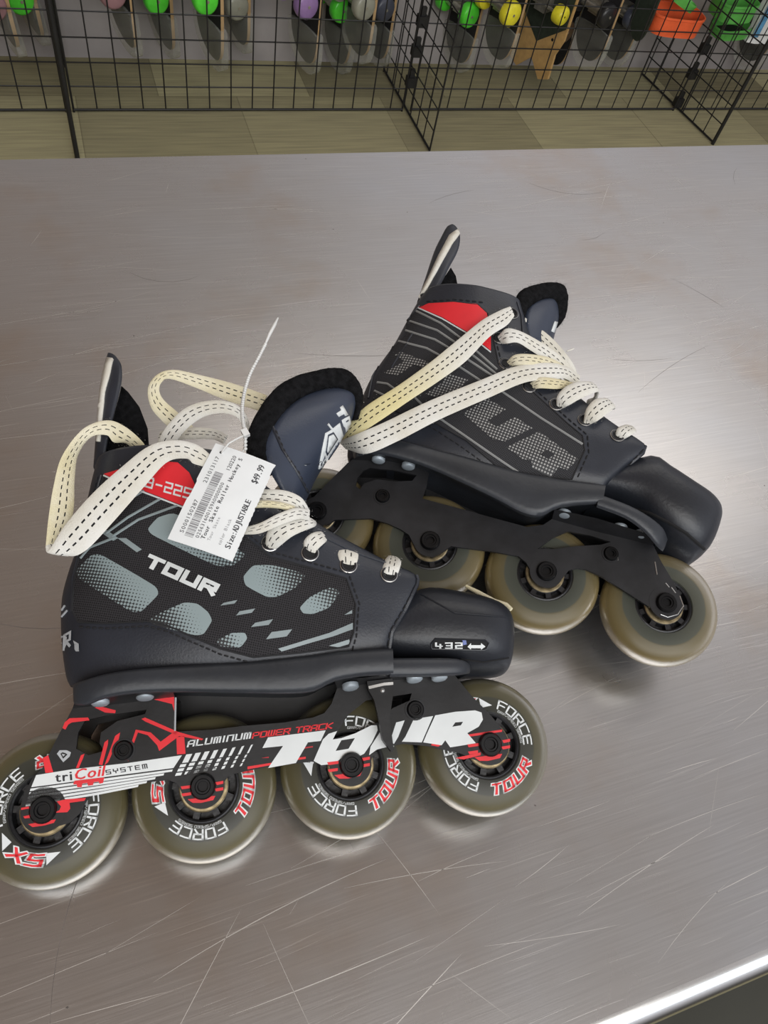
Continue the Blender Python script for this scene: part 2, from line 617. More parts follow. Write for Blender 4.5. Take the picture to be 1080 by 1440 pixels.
# ------------------------------------------------------------------ stroke lettering
G = {
    'A': [[(0, 0), (0, 5), (1, 6), (4, 6), (4, 0)], [(0, 2.5), (4, 2.5)]],
    'B': [[(0, 0), (0, 6), (3.6, 6), (4, 5), (4, 3.6), (3.6, 3), (0, 3)], [(3.6, 3), (4, 2.4), (4, 0), (0, 0)]],
    'C': [[(4, 6), (0, 6), (0, 0), (4, 0)]],
    'D': [[(0, 0), (0, 6), (3, 6), (4, 5), (4, 1), (3, 0), (0, 0)]],
    'E': [[(4, 6), (0, 6), (0, 0), (4, 0)], [(0, 3), (3.6, 3)]],
    'F': [[(4, 6), (0, 6), (0, 0)], [(0, 3), (3.4, 3)]],
    'G': [[(4, 6), (0, 6), (0, 0), (4, 0), (4, 3), (2, 3)]],
    'I': [[(0.5, 0), (0.5, 6)]],
    'K': [[(0, 0), (0, 6)], [(4, 6), (0.3, 3), (4, 0)]],
    'L': [[(0, 6), (0, 0), (4, 0)]],
    'M': [[(0, 0), (0, 6), (4, 6), (4, 0)], [(2, 6), (2, 0)]],
    'N': [[(0, 0), (0, 6), (4, 6), (4, 0)]],
    'O': [[(0, 0), (0, 6), (4, 6), (4, 0), (0, 0)]],
    'P': [[(0, 0), (0, 6), (4, 6), (4, 2.6), (0, 2.6)]],
    'R': [[(0, 0), (0, 6), (4, 6), (4, 2.8), (0, 2.8)], [(2, 2.8), (4, 0)]],
    'S': [[(4, 6), (0, 6), (0, 3), (4, 3), (4, 0), (0, 0)]],
    'T': [[(0, 6), (4, 6)], [(2, 6), (2, 0)]],
    'U': [[(0, 6), (0, 0), (4, 0), (4, 6)]],
    'W': [[(0, 6), (0, 0), (4, 0), (4, 6)], [(2, 0), (2, 6)]],
    'X': [[(0, 0), (4, 6)], [(0, 6), (4, 0)]],
    'Y': [[(0, 6), (0, 3), (4, 3), (4, 6)], [(2, 3), (2, 0)]],
    '2': [[(0, 6), (4, 6), (4, 3), (0, 3), (0, 0), (4, 0)]],
    '3': [[(0, 6), (4, 6), (4, 0), (0, 0)], [(0.6, 3), (4, 3)]],
    '4': [[(0, 6), (0, 2.4), (4, 2.4)], [(3, 4.5), (3, 0)]],
    '5': [[(4, 6), (0, 6), (0, 3), (4, 3), (4, 0), (0, 0)]],
    '-': [[(0.4, 3), (3.6, 3)]],
    '/': [[(0, 0), (4, 6)]],
    ' ': [],
}


def stroke_quads(text, weight, gap=1.6, skew=0.0, wide=1.0, sub=1):
    """quads of the lettering in glyph units: baseline y=0, cap height 6; returns quads and total width"""
    Q = []
    x = 0.0
    h = weight / 2
    for ch in text:
        for pl in G[ch]:
            for (ax, ay), (bx, by) in zip(pl[:-1], pl[1:]):
                a = Vector((ax * wide, ay))
                b = Vector((bx * wide, by))
                d = (b - a).normalized()
                n = Vector((-d.y, d.x)) * h
                a = a - d * h
                b = b + d * h
                for k in range(sub):
                    p, q = a.lerp(b, k / sub), a.lerp(b, (k + 1) / sub)
                    Q.append([(w.x + x + w.y * skew, w.y) for w in (p - n, q - n, q + n, p + n)])
        x += (1.6 if ch == ' ' else 1.0 if ch == 'I' else 4 * wide) + gap
    return Q, x - gap


def put_quads(mb, Q, fn, mat):
    for q in Q:
        P = [Vector(fn(*p)) for p in q]
        nrm = (P[1] - P[0]).cross(P[2] - P[0])
        mb.add(P, [(0, 1, 2, 3) if nrm.z >= 0 else (3, 2, 1, 0)], mat)


# ------------------------------------------------------------------ skate frames of reference
class Skate:
    def __init__(s, x, y, yaw, tilt, pitch):
        cy, sy = math.cos(yaw), math.sin(yaw)
        A = Matrix(((cy, -sy, 0), (sy, cy, 0), (0, 0, 1)))
        c, t = math.cos(tilt), math.sin(tilt)
        B = Matrix(((1, 0, 0), (0, c, -t), (0, t, c)))
        c, t = math.cos(pitch), math.sin(pitch)
        C = Matrix(((c, 0, -t), (0, 1, 0), (t, 0, c)))
        R = A @ C @ B
        prof = [(36, 0), (35.6, -3.5), (34.3, -7), (31.5, -10), (28, -11.5)]
        z0 = -min((R @ Vector((r * math.cos(a) + 221.9 * k, r * math.sin(a), z))).z
                  for r, z in prof for k in (0, 1) for a in [i * 0.1 for i in range(63)])
        s.R = R
        s.o = Vector((x, y, z0)) * MM
        s.mw = Matrix.Translation(s.o) @ R.to_4x4()
        s.inv = s.mw.inverted()
        s.bvh = None
        s.C = (s.inv @ CAM) / MM

    def d(s, u, v):
        return (s.inv.to_3x3() @ ray(u, v)).normalized()

    def pl(s, u, v, z):
        """photo point -> this skate's own plane z (mm)"""
        d = s.d(u, v)
        return s.C + d * ((z - s.C.z) / d.z)

    def hit(s, u, v, z=34.0):
        p, n, i, dd = s.bvh.ray_cast(s.C, s.d(u, v))
        return p if p is not None else s.pl(u, v, z)

    def xy(s, pts, z):
        return [s.pl(u, v, z).to_2d() for u, v in pts]

    def ground(s, mb):
        """nothing of the skate goes below the counter: the side it lies on is pressed flat"""
        r = s.R[2]
        for i, p in enumerate(mb.v):
            w = r.dot(Vector(p)) + s.o.z / MM
            if w < 0.6:
                mb.v[i] = (p[0], p[1], p[2] + (0.6 - w) / r.z)

    def hitn(s, u, v, off=0.0, z=30.0):
        p, n, i, dd = s.bvh.ray_cast(s.C, s.d(u, v))
        if p is None:
            q = s.pl(u, v, z)
            p, n, i, dd = s.bvh.find_nearest(q)
        if n.dot(s.C - p) < 0:
            n = -n
        return p + n * off

    def drape(s, mb, poly, mat, off=0.25, step=7.0, fade=None, round_=0):
        """print or panel laid on the skin of the part in s.bvh; poly in photo points; fade: (pA, pB), pA full - pB thin"""
        P = [Vector(p) for p in poly]
        if round_:
            P = [q for a, b in zip(P, P[1:] + P[:1]) for q in (a.lerp(b, .13), a.lerp(b, .87))]
        for _ in range(round_):
            P = [q for a, b in zip(P, P[1:] + P[:1]) for q in (a.lerp(b, .25), a.lerp(b, .75))]
        dense = []
        for a, b in zip(P, P[1:] + P[:1]):
            k = max(1, int((b - a).length / step))
            dense += [a.lerp(b, i / k) for i in range(k)]
        xs = [p.x for p in dense]
        ys = [p.y for p in dense]
        pts = list(dense)
        n = len(dense)

        def inside(q):
            c = False
            for i in range(n):
                a, b = dense[i], dense[i - 1]
                if (a.y > q.y) != (b.y > q.y) and q.x < (b.x - a.x) * (q.y - a.y) / (b.y - a.y) + a.x:
                    c = not c
            return c
        x = min(xs) + step * .5
        while x < max(xs):
            y = min(ys) + step * .5
            while y < max(ys):
                q = Vector((x, y))
                if inside(q) and min((q - e).length for e in dense) > step * .45:
                    pts.append(q)
                y += step
            x += step
        co, _, fc, *_ = geometry.delaunay_2d_cdt(pts, [], [list(range(n))], 1, 1e-4)
        V = [s.hitn(p.x, p.y, off) for p in co]
        F = []
        for f in fc:
            a, b, c = [V[i] for i in f[:3]]
            F.append(tuple(f) if (b - a).cross(c - a).dot(s.C - a) > 0 else tuple(f[::-1]))
        if fade:
            A, B = Vector(fade[0]), Vector(fade[1])
            ab = B - A
            uvs = [(min(1, max(0, 1 - (p - A).dot(ab) / ab.length_squared)), 0) for p in co]
        else:
            uvs = [(1, 0)] * len(co)
        mb.add(V, F, mat, uvs)

    def skin(s, x, y, off=0.0):
        p, n, i, dd = s.bvh.ray_cast(Vector((x, y, 200)), Vector((0, 0, -1)))
        if p is None:
            p, n, i, dd = s.bvh.find_nearest(Vector((x, y, 20)))
            return Vector((x, y, p.z + off))
        if n.z < 0:
            n = -n
        return p + n * off

    def line(s, mb, pts, r, mat, off=0.1):
        P = [Vector(p) for p in pts]
        D = []
        for a, b in zip(P[:-1], P[1:]):
            k = max(1, int((b - a).length / 7))
            D += [a.lerp(b, i / k) for i in range(k)]
        D.append(P[-1])
        mb.tube([s.hitn(p.x, p.y, off) for p in D], r, mat, 6)

    def stitches(s, mb, pts, mat='stitch', dash=2.2, gap=1.2, r=0.42):
        k = 2.7
        P = [Vector(p) for p in pts]
        acc = 0.0
        pos = []
        for a, b in zip(P[:-1], P[1:]):
            l = (b - a).length
            while acc < l:
                pos.append((a.lerp(b, acc / l), (b - a) / l))
                acc += (dash + gap) * k
            acc -= l
        for p, d in pos:
            q = p + d * dash * k
            c = (p + q) / 2
            mb.tube([s.hitn(p.x, p.y, 0.15), s.hitn(c.x, c.y, 0.55), s.hitn(q.x, q.y, 0.15)], r, mat, 5)

    def letters(s, mb, text, a, b, top, weight, mat, skew=0, gap=1.6, wide=1.0, off=0.4, z=None, sub=2):
        """text on the skin (or plane z): a,b = photo ends of the baseline, top = photo point above a"""
        Q, w = stroke_quads(text, weight, gap, skew, wide, sub)
        if z is not None:
            A, B, T = [s.pl(p[0], p[1], z).to_2d() for p in (a, b, top)]
        else:
            A, B, T = Vector(a), Vector(b), Vector(top)
        ex = (B - A) / w
        ey = (T - A) / 6.0
        if z is None:
            put_quads(mb, Q, lambda x, y: s.hitn(*(A + ex * x + ey * y), off), mat)
        else:
            put_quads(mb, Q, lambda x, y: (*(A + ex * x + ey * y), z + off), mat)


def loft_boot(mb, sk, rows, mat, n=72, lift_from=8, lift=6.0, cavity=True):
    """rows: (back photo pt, front photo pt, half width, lift) - rings from the sole up to the collar"""
    rings = []
    for i_, (b, f, w, lf) in enumerate(rows):
        zf = 30 if i_ < 7 else max(18, 30 - (i_ - 6) * 4)
        B, Fp = sk.pl(*b, 6), sk.pl(*f, zf)
        B.z = Fp.z = 0
        ch = Fp - B
        nrm = Vector((-ch.y, ch.x, 0)).normalized()
        ring = []
        for k in range(n):
            th = 2 * math.pi * k / n
            s = 0.5 - 0.5 * math.cos(th)
            e = 0.72 * (1 - s) + (0.09 if i_ < 6 else 0.16 if i_ < 8 else 0.2) * s
            sn = math.sin(th)
            zz = w * math.copysign(abs(sn) ** e, sn) * (0.84 + 0.16 * min(1, s / 0.55))
            ring.append(B + ch * s + nrm * (lf * math.sin(math.pi * s)) + Vector((0, 0, zz)))
        rings.append(ring)
    # smooth between rows
    fine = []
    for k in range(n):
        fine.append(crom([tuple(r[k]) for r in rings], 3))
    m_ = len(fine[0])
    V = [Vector(fine[k][j]) for j in range(m_) for k in range(n)]
    Fc = [(j * n + k, j * n + (k + 1) % n, (j + 1) * n + (k + 1) % n, (j + 1) * n + k) for j in range(m_ - 1) for k in range(n)]
    c0 = len(V)
    Fc.append(tuple(range(n))[::-1])
    mb.add(V, Fc, mat)
    if cavity:
        top = V[-n:]
        below = V[-n * 8:-n * 7]
        cen = sum(top, Vector()) / n
        cb = sum(below, Vector()) / n
        up = (cen - cb).normalized()
        R1 = [p + up * 1.6 + (cen - p) * 0.03 for p in top]
        R2 = [p + (cen - p).normalized() * 5 + up * 0.5 for p in top]
        R3 = [cb + (p - cb) * 0.82 for p in below]
        VV = top + R1 + R2 + R3
        FF = []
        for j in range(3):
            for k in range(n):
                FF.append((j * n + k, j * n + (k + 1) % n, (j + 1) * n + (k + 1) % n, (j + 1) * n + k))
        mb.add(VV, FF[:n], mat)
        mb.add(VV, FF[n:] + [tuple(3 * n + k for k in range(n))], 'felt')
    return V, Fc


def loft_x(mb, sk, rows, mat, n=32, ex=0.6, zp=10, under=0.0):
    """rows: (top photo pt, bottom photo pt, half width): sections across the skate, from heel to toe"""
    rings = []
    for (t, b, w) in rows:
        T, B = sk.pl(*t, zp), sk.pl(*b, zp)
        T.z = B.z = 0
        ring = []
        for k in range(n):
            th = 2 * math.pi * k / n
            sn, cs = math.sin(th), math.cos(th)
            s = 0.5 + 0.5 * math.copysign(abs(cs) ** ex, cs)
            zz = w * math.copysign(abs(sn) ** ex, sn)
            p = B.lerp(T, s) + Vector((0, 0, zz))
            if under and s < 0.5:
                p.y += under * (1 - min(1, abs(zz) / (w * .93)) ** 2)
            ring.append(tuple(p))
        rings.append(ring)
    fine = [crom([r[k] for r in rings], 3) for k in range(n)]
    m_ = len(fine[0])
    V = [Vector(fine[k][j]) for j in range(m_) for k in range(n)]
    Fc = [(j * n + k, (j + 1) * n + k, (j + 1) * n + (k + 1) % n, j * n + (k + 1) % n) for j in range(m_ - 1) for k in range(n)]
    Fc.append(tuple(range(n)))
    Fc.append(tuple((m_ - 1) * n + k for k in range(n))[::-1])
    mb.add(V, Fc, mat)


def ribbon(mb, sk, edges, mat, h=0.8, sub=7, width_mm=8.5):
    """flat lace: rows of (uL, vL, zL, uR, vR, zR) photo points at the lace's own heights"""
    E = []
    for (a, b, c, d, e, f) in edges:
        E.append((*sk.pl(a, b, c), *sk.pl(d, e, f)))
    E = crom(E, sub)
    Lp = [Vector(e[:3]) for e in E]
    Rp = [Vector(e[3:]) for e in E]
    C = [(a + b) / 2 for a, b in zip(Lp, Rp)]
    n = 12
    V, U, Fc = [], [], []
    dist = 0.0
    for i, c in enumerate(C):
        if i:
            dist += (C[i] - C[i - 1]).length
        t = (C[min(i + 1, len(C) - 1)] - C[max(i - 1, 0)]).normalized()
        a = (Rp[i] - Lp[i]) / 2
        nr = a.cross(t)
        nr = nr.normalized() if nr.length > 1e-6 else Vector((0, 0, 1))
        for k in range(n):
            th = 2 * math.pi * k / n
            cs, sn = math.cos(th), math.sin(th)
            V.append(c + a * cs + nr * h * math.copysign(abs(sn) ** 0.6, sn))
            U.append((0.5 + 0.5 * cs, dist / width_mm))
    for i in range(len(C) - 1):
        for k in range(n):
            Fc.append((i * n + k, i * n + (k + 1) % n, (i + 1) * n + (k + 1) % n, (i + 1) * n + k))
    Fc.append(tuple(range(n))[::-1])
    Fc.append(tuple((len(C) - 1) * n + k for k in range(n)))
    mb.add(V, Fc, mat, U)


def sheet(mb, sk, rows, zE, mat, half=9, far=140, n_sub=4, back=0.0):
    """tongue-like sheet: rows of (edge photo pt, centre photo pt) from the throat up; bulges outward"""
    P = []
    for (e, c, z) in rows:
        P.append((*sk.pl(*e, z), *sk.pl(*c, 0)))
    P = crom(P, n_sub)
    nphi = 18
    V = []
    for q in P:
        E3, C3 = Vector(q[:3]), Vector(q[3:])
        for k in range(nphi + 1):
            ph = math.radians(far) * k / nphi
            p = E3.lerp(C3, math.sin(ph))
            p.z = E3.z * math.cos(ph)
            V.append(p)
    w = nphi + 1
    Fc = [(j * w + k, j * w + k + 1, (j + 1) * w + k + 1, (j + 1) * w + k) for j in range(len(P) - 1) for k in range(nphi)]
    mb.add(V, Fc, mat)
    return V, w


# ------------------------------------------------------------------ wheels, frames
HUBS = [0.0, 73.96, 147.92, 221.9]


def arc_text(mb, text, centre, span, r0, r1, z, weight, mat, inward=False, gap=1.6, skew=0.0):
    Q, w = stroke_quads(text, weight, gap, skew, 1.0, 2)
    k = math.radians(span) / w
    ac = math.radians(centre)

    def fn(x, y):
        if inward:
            a = ac + (x - w / 2) * k
            r = r0 - (r0 - r1) * y / 6
        else:
            a = ac - (x - w / 2) * k
            r = r0 + (r1 - r0) * y / 6
        return (r * math.cos(a), r * math.sin(a), z)
    put_quads(mb, Q, fn, mat)


def make_wheel(parent, x, mat, rot, printed, label=None):
    mb = MB()
    half = [(17.3, 10.2), (17.8, 10.8), (25.2, 10.8), (26.2, 10.55), (29.0, 9.9), (31.8, 8.8), (34.0, 7.0), (35.4, 4.2), (36.0, 1.4)]
    prof = half + [(r, -z) for r, z in half[::-1]]
    mb.lathe(prof, mat, 72, closed=True)
    if printed:
        z = 10.86
        for c in (rot, rot + 180):
            arc_text(mb, 'FORCE', c, 70, 19.9, 24.2, z, 0.95, 'white')
            arc_text(mb, 'GRIP/SPEED SERIES', c, 66, 18.0, 19.1, z, 0.75, 'white')
        for c, t, sp in ((rot + 88, 'XS', 38), (rot - 92, 'TOUR', 66)):
            arc_text(mb, t, c, sp, 24.6, 20.0, z, 2.3, 'white', True, gap=2.0, skew=0.15)
            arc_text(mb, t, c, sp, 24.6, 20.0, z + 0.06, 1.15, 'red', True, gap=2.0, skew=0.15)
        # pointed wings beside the XS mark
        for sg in (-1, 1):
            a0 = math.radians(rot + 88 + sg * 26)
            a1 = math.radians(rot + 88 + sg * 44)
            P = [(24.6 * math.cos(a0), 24.6 * math.sin(a0), z), (19.4 * math.cos(a0), 19.4 * math.sin(a0), z), (20.8 * math.cos(a1), 20.8 * math.sin(a1), z)]
            mb.add(P, [(0, 1, 2) if sg < 0 else (2, 1, 0)], 'white')
    w = mb.build('wheel', parent, smooth=50)
    w.location = (x * MM, 0, 0)
    if label:
        w['label'] = label
    h = MB()
    for s in (1, -1):
        h.lathe([(17.25, 0), (17.25, 9.8 * s), (16.4, 10.2 * s), (15.6, 9.6 * s), (15.3, 3.5 * s), (12.4, 3.5 * s), (12.2, 9.4 * s), (11.6, 9.8 * s), (7, 9.6 * s)], 'hub', 48)
        for k in range(9):
            a = 2 * math.pi * k / 9 + 0.2
            R = Matrix.Rotation(a, 3, 'Z')
            h.box(R @ Vector((13.9, 0, 5.8 * s)), (4.2, 3.2, 5.4), 'hub', R)
    h.build('hub', w, smooth=35)
    b = MB()
    b.lathe([(12.0, 9.0), (12.0, 10.4), (11.4, 10.9), (10.2, 10.9), (9.8, 10.2), (8.2, 10.2), (7.6, 11.2), (4, 11.2)], 'seal', 48)
    b.build('bearing', w, smooth=35)
    return w


def bolt_shape(mb, x, y, z, r, hgt, mat='bolt', sock=0.42):
    mb.lathe([(r * 1.0, 0), (r * 1.0, hgt * .55), (r * .86, hgt), (r * .62, hgt), (r * .56, hgt * .75), (r * sock, hgt * .75), (r * sock * .9, hgt * .15), (0.01, hgt * .15)], mat, 28, (x, y, z))


def circle(x, y, r, n=28, a0=0, a1=360):
    return [(x + r * math.cos(math.radians(a0 + (a1 - a0) * i / n)), y + r * math.sin(math.radians(a0 + (a1 - a0) * i / n))) for i in range(n)]


ZP0, ZP1 = 12.7, 14.6


def make_frame(sk, parent, outline, holes, bolts, bridges, mat, deco=None, label=None, back=None):
    mb = MB()
    P = [tuple(p) for p in sk.xy(outline, ZP1)]
    Hs = [[tuple(p) for p in sk.xy(h, ZP1)] for h in holes]
    mb.prism(P, ZP0, ZP1, mat, Hs)
    mb.prism(P, -ZP1, -ZP0, mat, Hs)
    for x in HUBS:
        for z0, z1 in ((ZP0 + .05, ZP1 + .12), (-ZP1 - .1, -ZP0)):
            mb.prism(circle(x, 0, 10.3, 36), z0, z1, mat)
            mb.lathe([(6.5, 11.2), (6.5, ZP0)] if z0 > 0 else [(6.5, -11.2), (6.5, -ZP0)], mat, 24, (x, 0, 0))
    # the channel's top web and the outward flanges that carry the boot
    for lo, up, riv in bridges:
        lop = [sk.pl(u, v, ZP1) for u, v in lo]
        upp = [sk.pl(u, v, 27) for u, v in up]
        n = len(lop)
        V = []
        for s in (1, -1):
            V += [Vector((p.x, p.y, s * ZP1)) for p in lop] + [Vector((p.x, p.y, s * 27)) for p in upp]
        F = []
        for i in range(n - 1):
            F += [(i, i + 1, n + i + 1, n + i), (2 * n + i, 3 * n + i, 3 * n + i + 1, 2 * n + i + 1)]
            F.append((i, 2 * n + i, 2 * n + i + 1, i + 1))
        mb.add(V, F, mat)
    if deco:
        deco(mb)
    if back:
        mb.prism([tuple(p) for p in sk.xy(back, -13)], -ZP1, -ZP0, mat)  # filler added to the far plate so the gap under the sole reads dark
    sk.ground(mb)
    fr = mb.build('frame', parent, smooth=30)
    if label:
        fr['label'] = label
    for lo, up, riv in bridges:
        for (u, v) in riv:
            r = MB()
            c = sk.pl(u, v, 21.5)
            l0 = sk.pl(*lo[0], ZP1)
            l1 = sk.pl(*lo[-1], ZP1)
            u0 = sk.pl(*up[0], 27)
            nr = (l1 - l0).cross(u0 - l0).normalized()
            if nr.z < 0:
                nr = -nr
            q = Vector((0, 0, 1)).rotation_difference(nr).to_matrix()
            r.lathe([(4.3, -1.5), (4.3, 0.5), (3.5, 1.2), (1.5, 1.5), (0.01, 1.5)], 'rivet', 24, c, q)
            r.build('rivet', fr, smooth=60)
    for x in HUBS:
        b = MB()
        bolt_shape(b, x, 0, ZP1 + .1, 6.2, 2.4)
        b.lathe([(3.9, -17.2), (3.9, ZP1)], 'bolt', 16, (x, 0, 0))
        b.build('axle_bolt', parent, smooth=40)
    for (u, v) in bolts:
        b = MB()
        c = sk.pl(u, v, ZP1)
        bolt_shape(b, c.x, c.y, ZP1 - .2, 4.6, 2.0)
        b.lathe([(5.6, 0), (5.6, .5), (4.7, .5)], 'frame_plain', 24, (c.x, c.y, ZP1 - .1))
        b.build('frame_bolt', parent, smooth=40)
    return fr


def poly_z(mb, sk, pts, mat, off=0.12, z=ZP1):
    P = [tuple(p) for p in sk.xy(pts, z)]
    t = geometry.tessellate_polygon([[Vector((*p, 0)) for p in P]])
    F = []
    for f in t:
        a, b, c = [Vector(P[i]) for i in f]
        F.append(tuple(f) if (b - a).cross(c - a) > 0 else tuple(f[::-1]))
    mb.add([(p[0], p[1], z + off) for p in P], F, mat)


def poly_holes(mb, sk, pts, holes, mat, off, z=ZP1):
    loops = [[Vector((*p, 0)) for p in sk.xy(l, z)] for l in [pts] + holes]
    flat = [p for l in loops for p in l]
    F = []
    for f in geometry.tessellate_polygon(loops):
        a, b, c = [flat[i].to_2d() for i in f]
        F.append(tuple(f) if (b - a).cross(c - a) > 0 else tuple(f[::-1]))
    mb.add([(p.x, p.y, z + off) for p in flat], F, mat)


def eyelet(sk, parent, u, v, r=4.6):
    mb = MB()
    c = sk.hit(u, v)
    p, n, i, d = sk.bvh.find_nearest(c)
    if n.z < 0:
        n = -n
    q = Vector((0, 0, 1)).rotation_difference(n).to_matrix()
    mb.lathe([(r, -.6), (r, .5), (r * .86, 1.0), (r * .7, .8)], 'eyelet', 28, p, q)
    mb.lathe([(r * 1.0, .0), (r * 1.02, .55), (r * .92, .75)], 'eyelet_lip', 28, p + n * .02, q)
    mb.lathe([(r * .72, .7), (r * .68, .15), (0.01, .12)], 'void', 28, p, q)
    mb.build('eyelet', parent, smooth=60)


def fuzz(mb, pts, nrm, count, length, mat, w=0.16):
    for _ in range(count):
        i = random.randrange(len(pts))
        p = Vector(pts[i]) + Vector((random.uniform(-2, 2), random.uniform(-2, 2), random.uniform(-1, 1)))
        d = (Vector(nrm[i]) * 1.0 + Vector((random.gauss(0, .7), random.gauss(0, .7), random.gauss(0, .7)))).normalized()
        t = d.orthogonal().normalized() * w
        L_ = length * random.uniform(.5, 1.3)
        b = Vector((random.gauss(0, .3), random.gauss(0, .3), random.gauss(0, .3))) * L_
        mb.add([p - t, p + t, p + d * L_ + b], [(0, 1, 2)], mat)


_chars = {}


def char_mesh(ch):
    if ch not in _chars:
        cu = bpy.data.curves.new('glyph', 'FONT')
        cu.body = ch
        cu.resolution_u = 2
        ob = bpy.data.objects.new('glyph', cu)
        COL.objects.link(ob)
        dg = bpy.context.evaluated_depsgraph_get()
        me = ob.evaluated_get(dg).to_mesh()
        vs = [tuple(v.co)[:2] for v in me.vertices]
        fs = [tuple(p.vertices) for p in me.polygons]
        ob.evaluated_get(dg).to_mesh_clear()
        bpy.data.objects.remove(ob)
        bpy.data.curves.remove(cu)
        xs = [v[0] for v in vs] or [0, 1]
        _chars[ch] = (vs, fs, min(xs), max(xs))
    return _chars[ch]


def type_text(mb, sk, text, a, b, top, mat, z, off=0.2, skew=0.0):
    """set text in the round built-in face on plane z, between photo points"""
    A0, B0, T0_ = [sk.pl(p[0], p[1], z).to_2d() for p in (a, b, top)]
    x = 0.0
    run = []
    for c in text:
        vs, fs, x0, x1 = char_mesh(c)
        run.append((x - x0, vs, fs))
        x += (x1 - x0) + 0.14
    ex, ey = (B0 - A0) / (x - .14), (T0_ - A0) / 0.70
    for dx, vs, fs in run:
        P = [A0 + ex * (vx + dx + vy * skew) + ey * vy for vx, vy in vs]
        F = []
        for f in fs:
            q = [P[i] for i in f[:3]]
            F.append(f if (q[1] - q[0]).cross(q[2] - q[0]) > 0 else f[::-1])
        mb.add([(p.x, p.y, z + off) for p in P], F, mat)


# ================================================================== FRONT SKATE (decorated outer side up)
A = Skate(-68.937, 110.621, -0.1331116, 0.2384635, 0.0585764)
ra = empty('inline_skate', A.mw)
tag(ra, 'black inline hockey skate with red and white lettered frame and a price tag', 'inline skate', 'pair of inline hockey skates on the counter')

rowsA = [((97, 965), (549, 926), 31, 0), ((91, 950), (549, 914), 33.5, 0), ((86, 912), (553, 890), 36, 0), ((84, 872), (570, 860), 36, 0),
         ((86, 838), (586, 830), 36, 0), ((94, 806), (588, 808), 35, 0), ((103, 780), (556, 790), 35, 0), ((110, 750), (506, 768), 35, 0),
         ((117, 722), (456, 742), 34, 0), ((124, 694), (398, 704), 33, 0), ((130, 670), (356, 672), 33, 0), ((135, 652), (336, 650), 33, 1)]
mb = MB()
V, Fc = loft_boot(mb, A, rowsA, 'leather')
A.bvh = BVHTree.FromPolygons([tuple(p) for p in V], Fc)

# side panel of woven mesh, with everything printed on it
panelA = [(147, 668), (190, 655), (228, 650), (252, 655), (274, 690), (330, 742), (380, 784), (440, 800), (487, 814), (500, 850), (497, 890), (490, 909),
          (420, 918), (356, 924), (310, 912), (268, 894), (236, 880), (208, 874), (150, 877), (111, 875), (102, 858), (105, 812), (117, 762), (132, 715)]
A.drape(mb, panelA, 'mesh', 0.35)
A.line(mb, panelA[5:] + panelA[:1], 0.5, 'stitch', 0.4)
A.drape(mb, [(147, 667), (190, 654), (228, 649), (250, 651), (266, 665), (274, 682), (268, 700), (258, 712), (222, 698), (180, 682)], 'red', 0.75)
A.line(mb, [(147, 669), (180, 684), (222, 700), (258, 714)], 0.5, 'white', 0.55)
A.letters(mb, 'FB-225', (192, 681), (267, 702), (195, 668), 1.15, 'white', off=1.0, gap=2.2, wide=1.15)
ht = [([(129, 781), (141, 779), (220, 825), (224, 836), (199, 861), (185, 861), (108, 812), (110, 800)], ((200, 800), (140, 850))),
      ([(259, 847), (278, 849), (293, 861), (299, 873), (287, 892), (275, 894), (213, 878), (209, 870)], ((285, 858), (225, 884))),
      ([(326, 890), (345, 890), (348, 898), (338, 911), (310, 909), (303, 901)], ((345, 893), (308, 906))),
      ([(208, 744), (222, 728), (245, 721), (300, 752), (347, 779), (329, 796), (305, 797), (213, 752)], ((225, 728), (360, 830))),
      ([(342, 811), (356, 795), (384, 795), (432, 808), (416, 827), (389, 840), (375, 840), (345, 824)], ((350, 825), (425, 800))),
      ([(421, 855), (435, 840), (463, 826), (479, 832), (463, 855), (440, 864), (426, 863)], ((425, 862), (475, 825)))]
for p, fd in ht:
    A.drape(mb, p, 'halftone', 0.55, fade=fd, round_=1)
for p in ([(310, 852), (315, 848), (334, 844), (330, 849)], [(332, 866), (337, 860), (359, 856), (354, 862)], [(353, 882), (359, 876), (384, 871), (378, 879)],
          [(374, 899), (382, 889), (411, 885), (403, 895)],
          [(391, 912), (440, 897), (463, 890), (496, 876), (496, 885), (468, 895), (436, 904), (396, 916)], [(462, 908), (491, 899), (492, 905), (476, 910)],
          [(484, 865), (495, 858), (495, 863)],
          [(137, 745), (150, 745), (167, 757), (160, 761)], [(166, 757), (178, 757), (200, 773), (193, 777)]):
    A.drape(mb, p, 'greyline', 0.55, step=9)
for p in ([(140, 737), (170, 710), (203, 690)], [(150, 750), (180, 728), (227, 701)], [(158, 755), (195, 731), (250, 711)], [(114, 785), (127, 770), (162, 756)]):
    A.line(mb, p, 0.75, 'greyline', 0.3)
A.letters(mb, 'TOUR', (206, 795), (299, 836), (207, 780), 2.3, 'white', skew=0.38, gap=3.0, wide=1.6, off=0.9)
# heel counter seam, eyestay seams, stitch rows
A.stitches(mb, [(112, 882), (150, 884), (208, 881), (236, 888), (268, 902), (310, 920), (350, 931)])
A.stitches(mb, [(330, 735), (380, 776), (440, 792), (490, 806), (505, 848), (501, 895), (496, 912)])
A.stitches(mb, [(586, 820), (566, 858), (548, 888), (545, 910)], dash=3)
A.line(mb, [(588, 808), (586, 822), (569, 858), (551, 888), (547, 912)], 1.3, 'leather', 0.1)
A.line(mb, [(335, 668), (380, 706), (440, 748), (500, 777), (560, 798)], 0.6, 'leather', 0.2)
A.stitches(mb, [(108, 782), (121, 735), (137, 672)])
A.line(mb, [(101, 860), (103, 812), (117, 755), (132, 705), (143, 668)], 0.6, 'leather', 0.3)
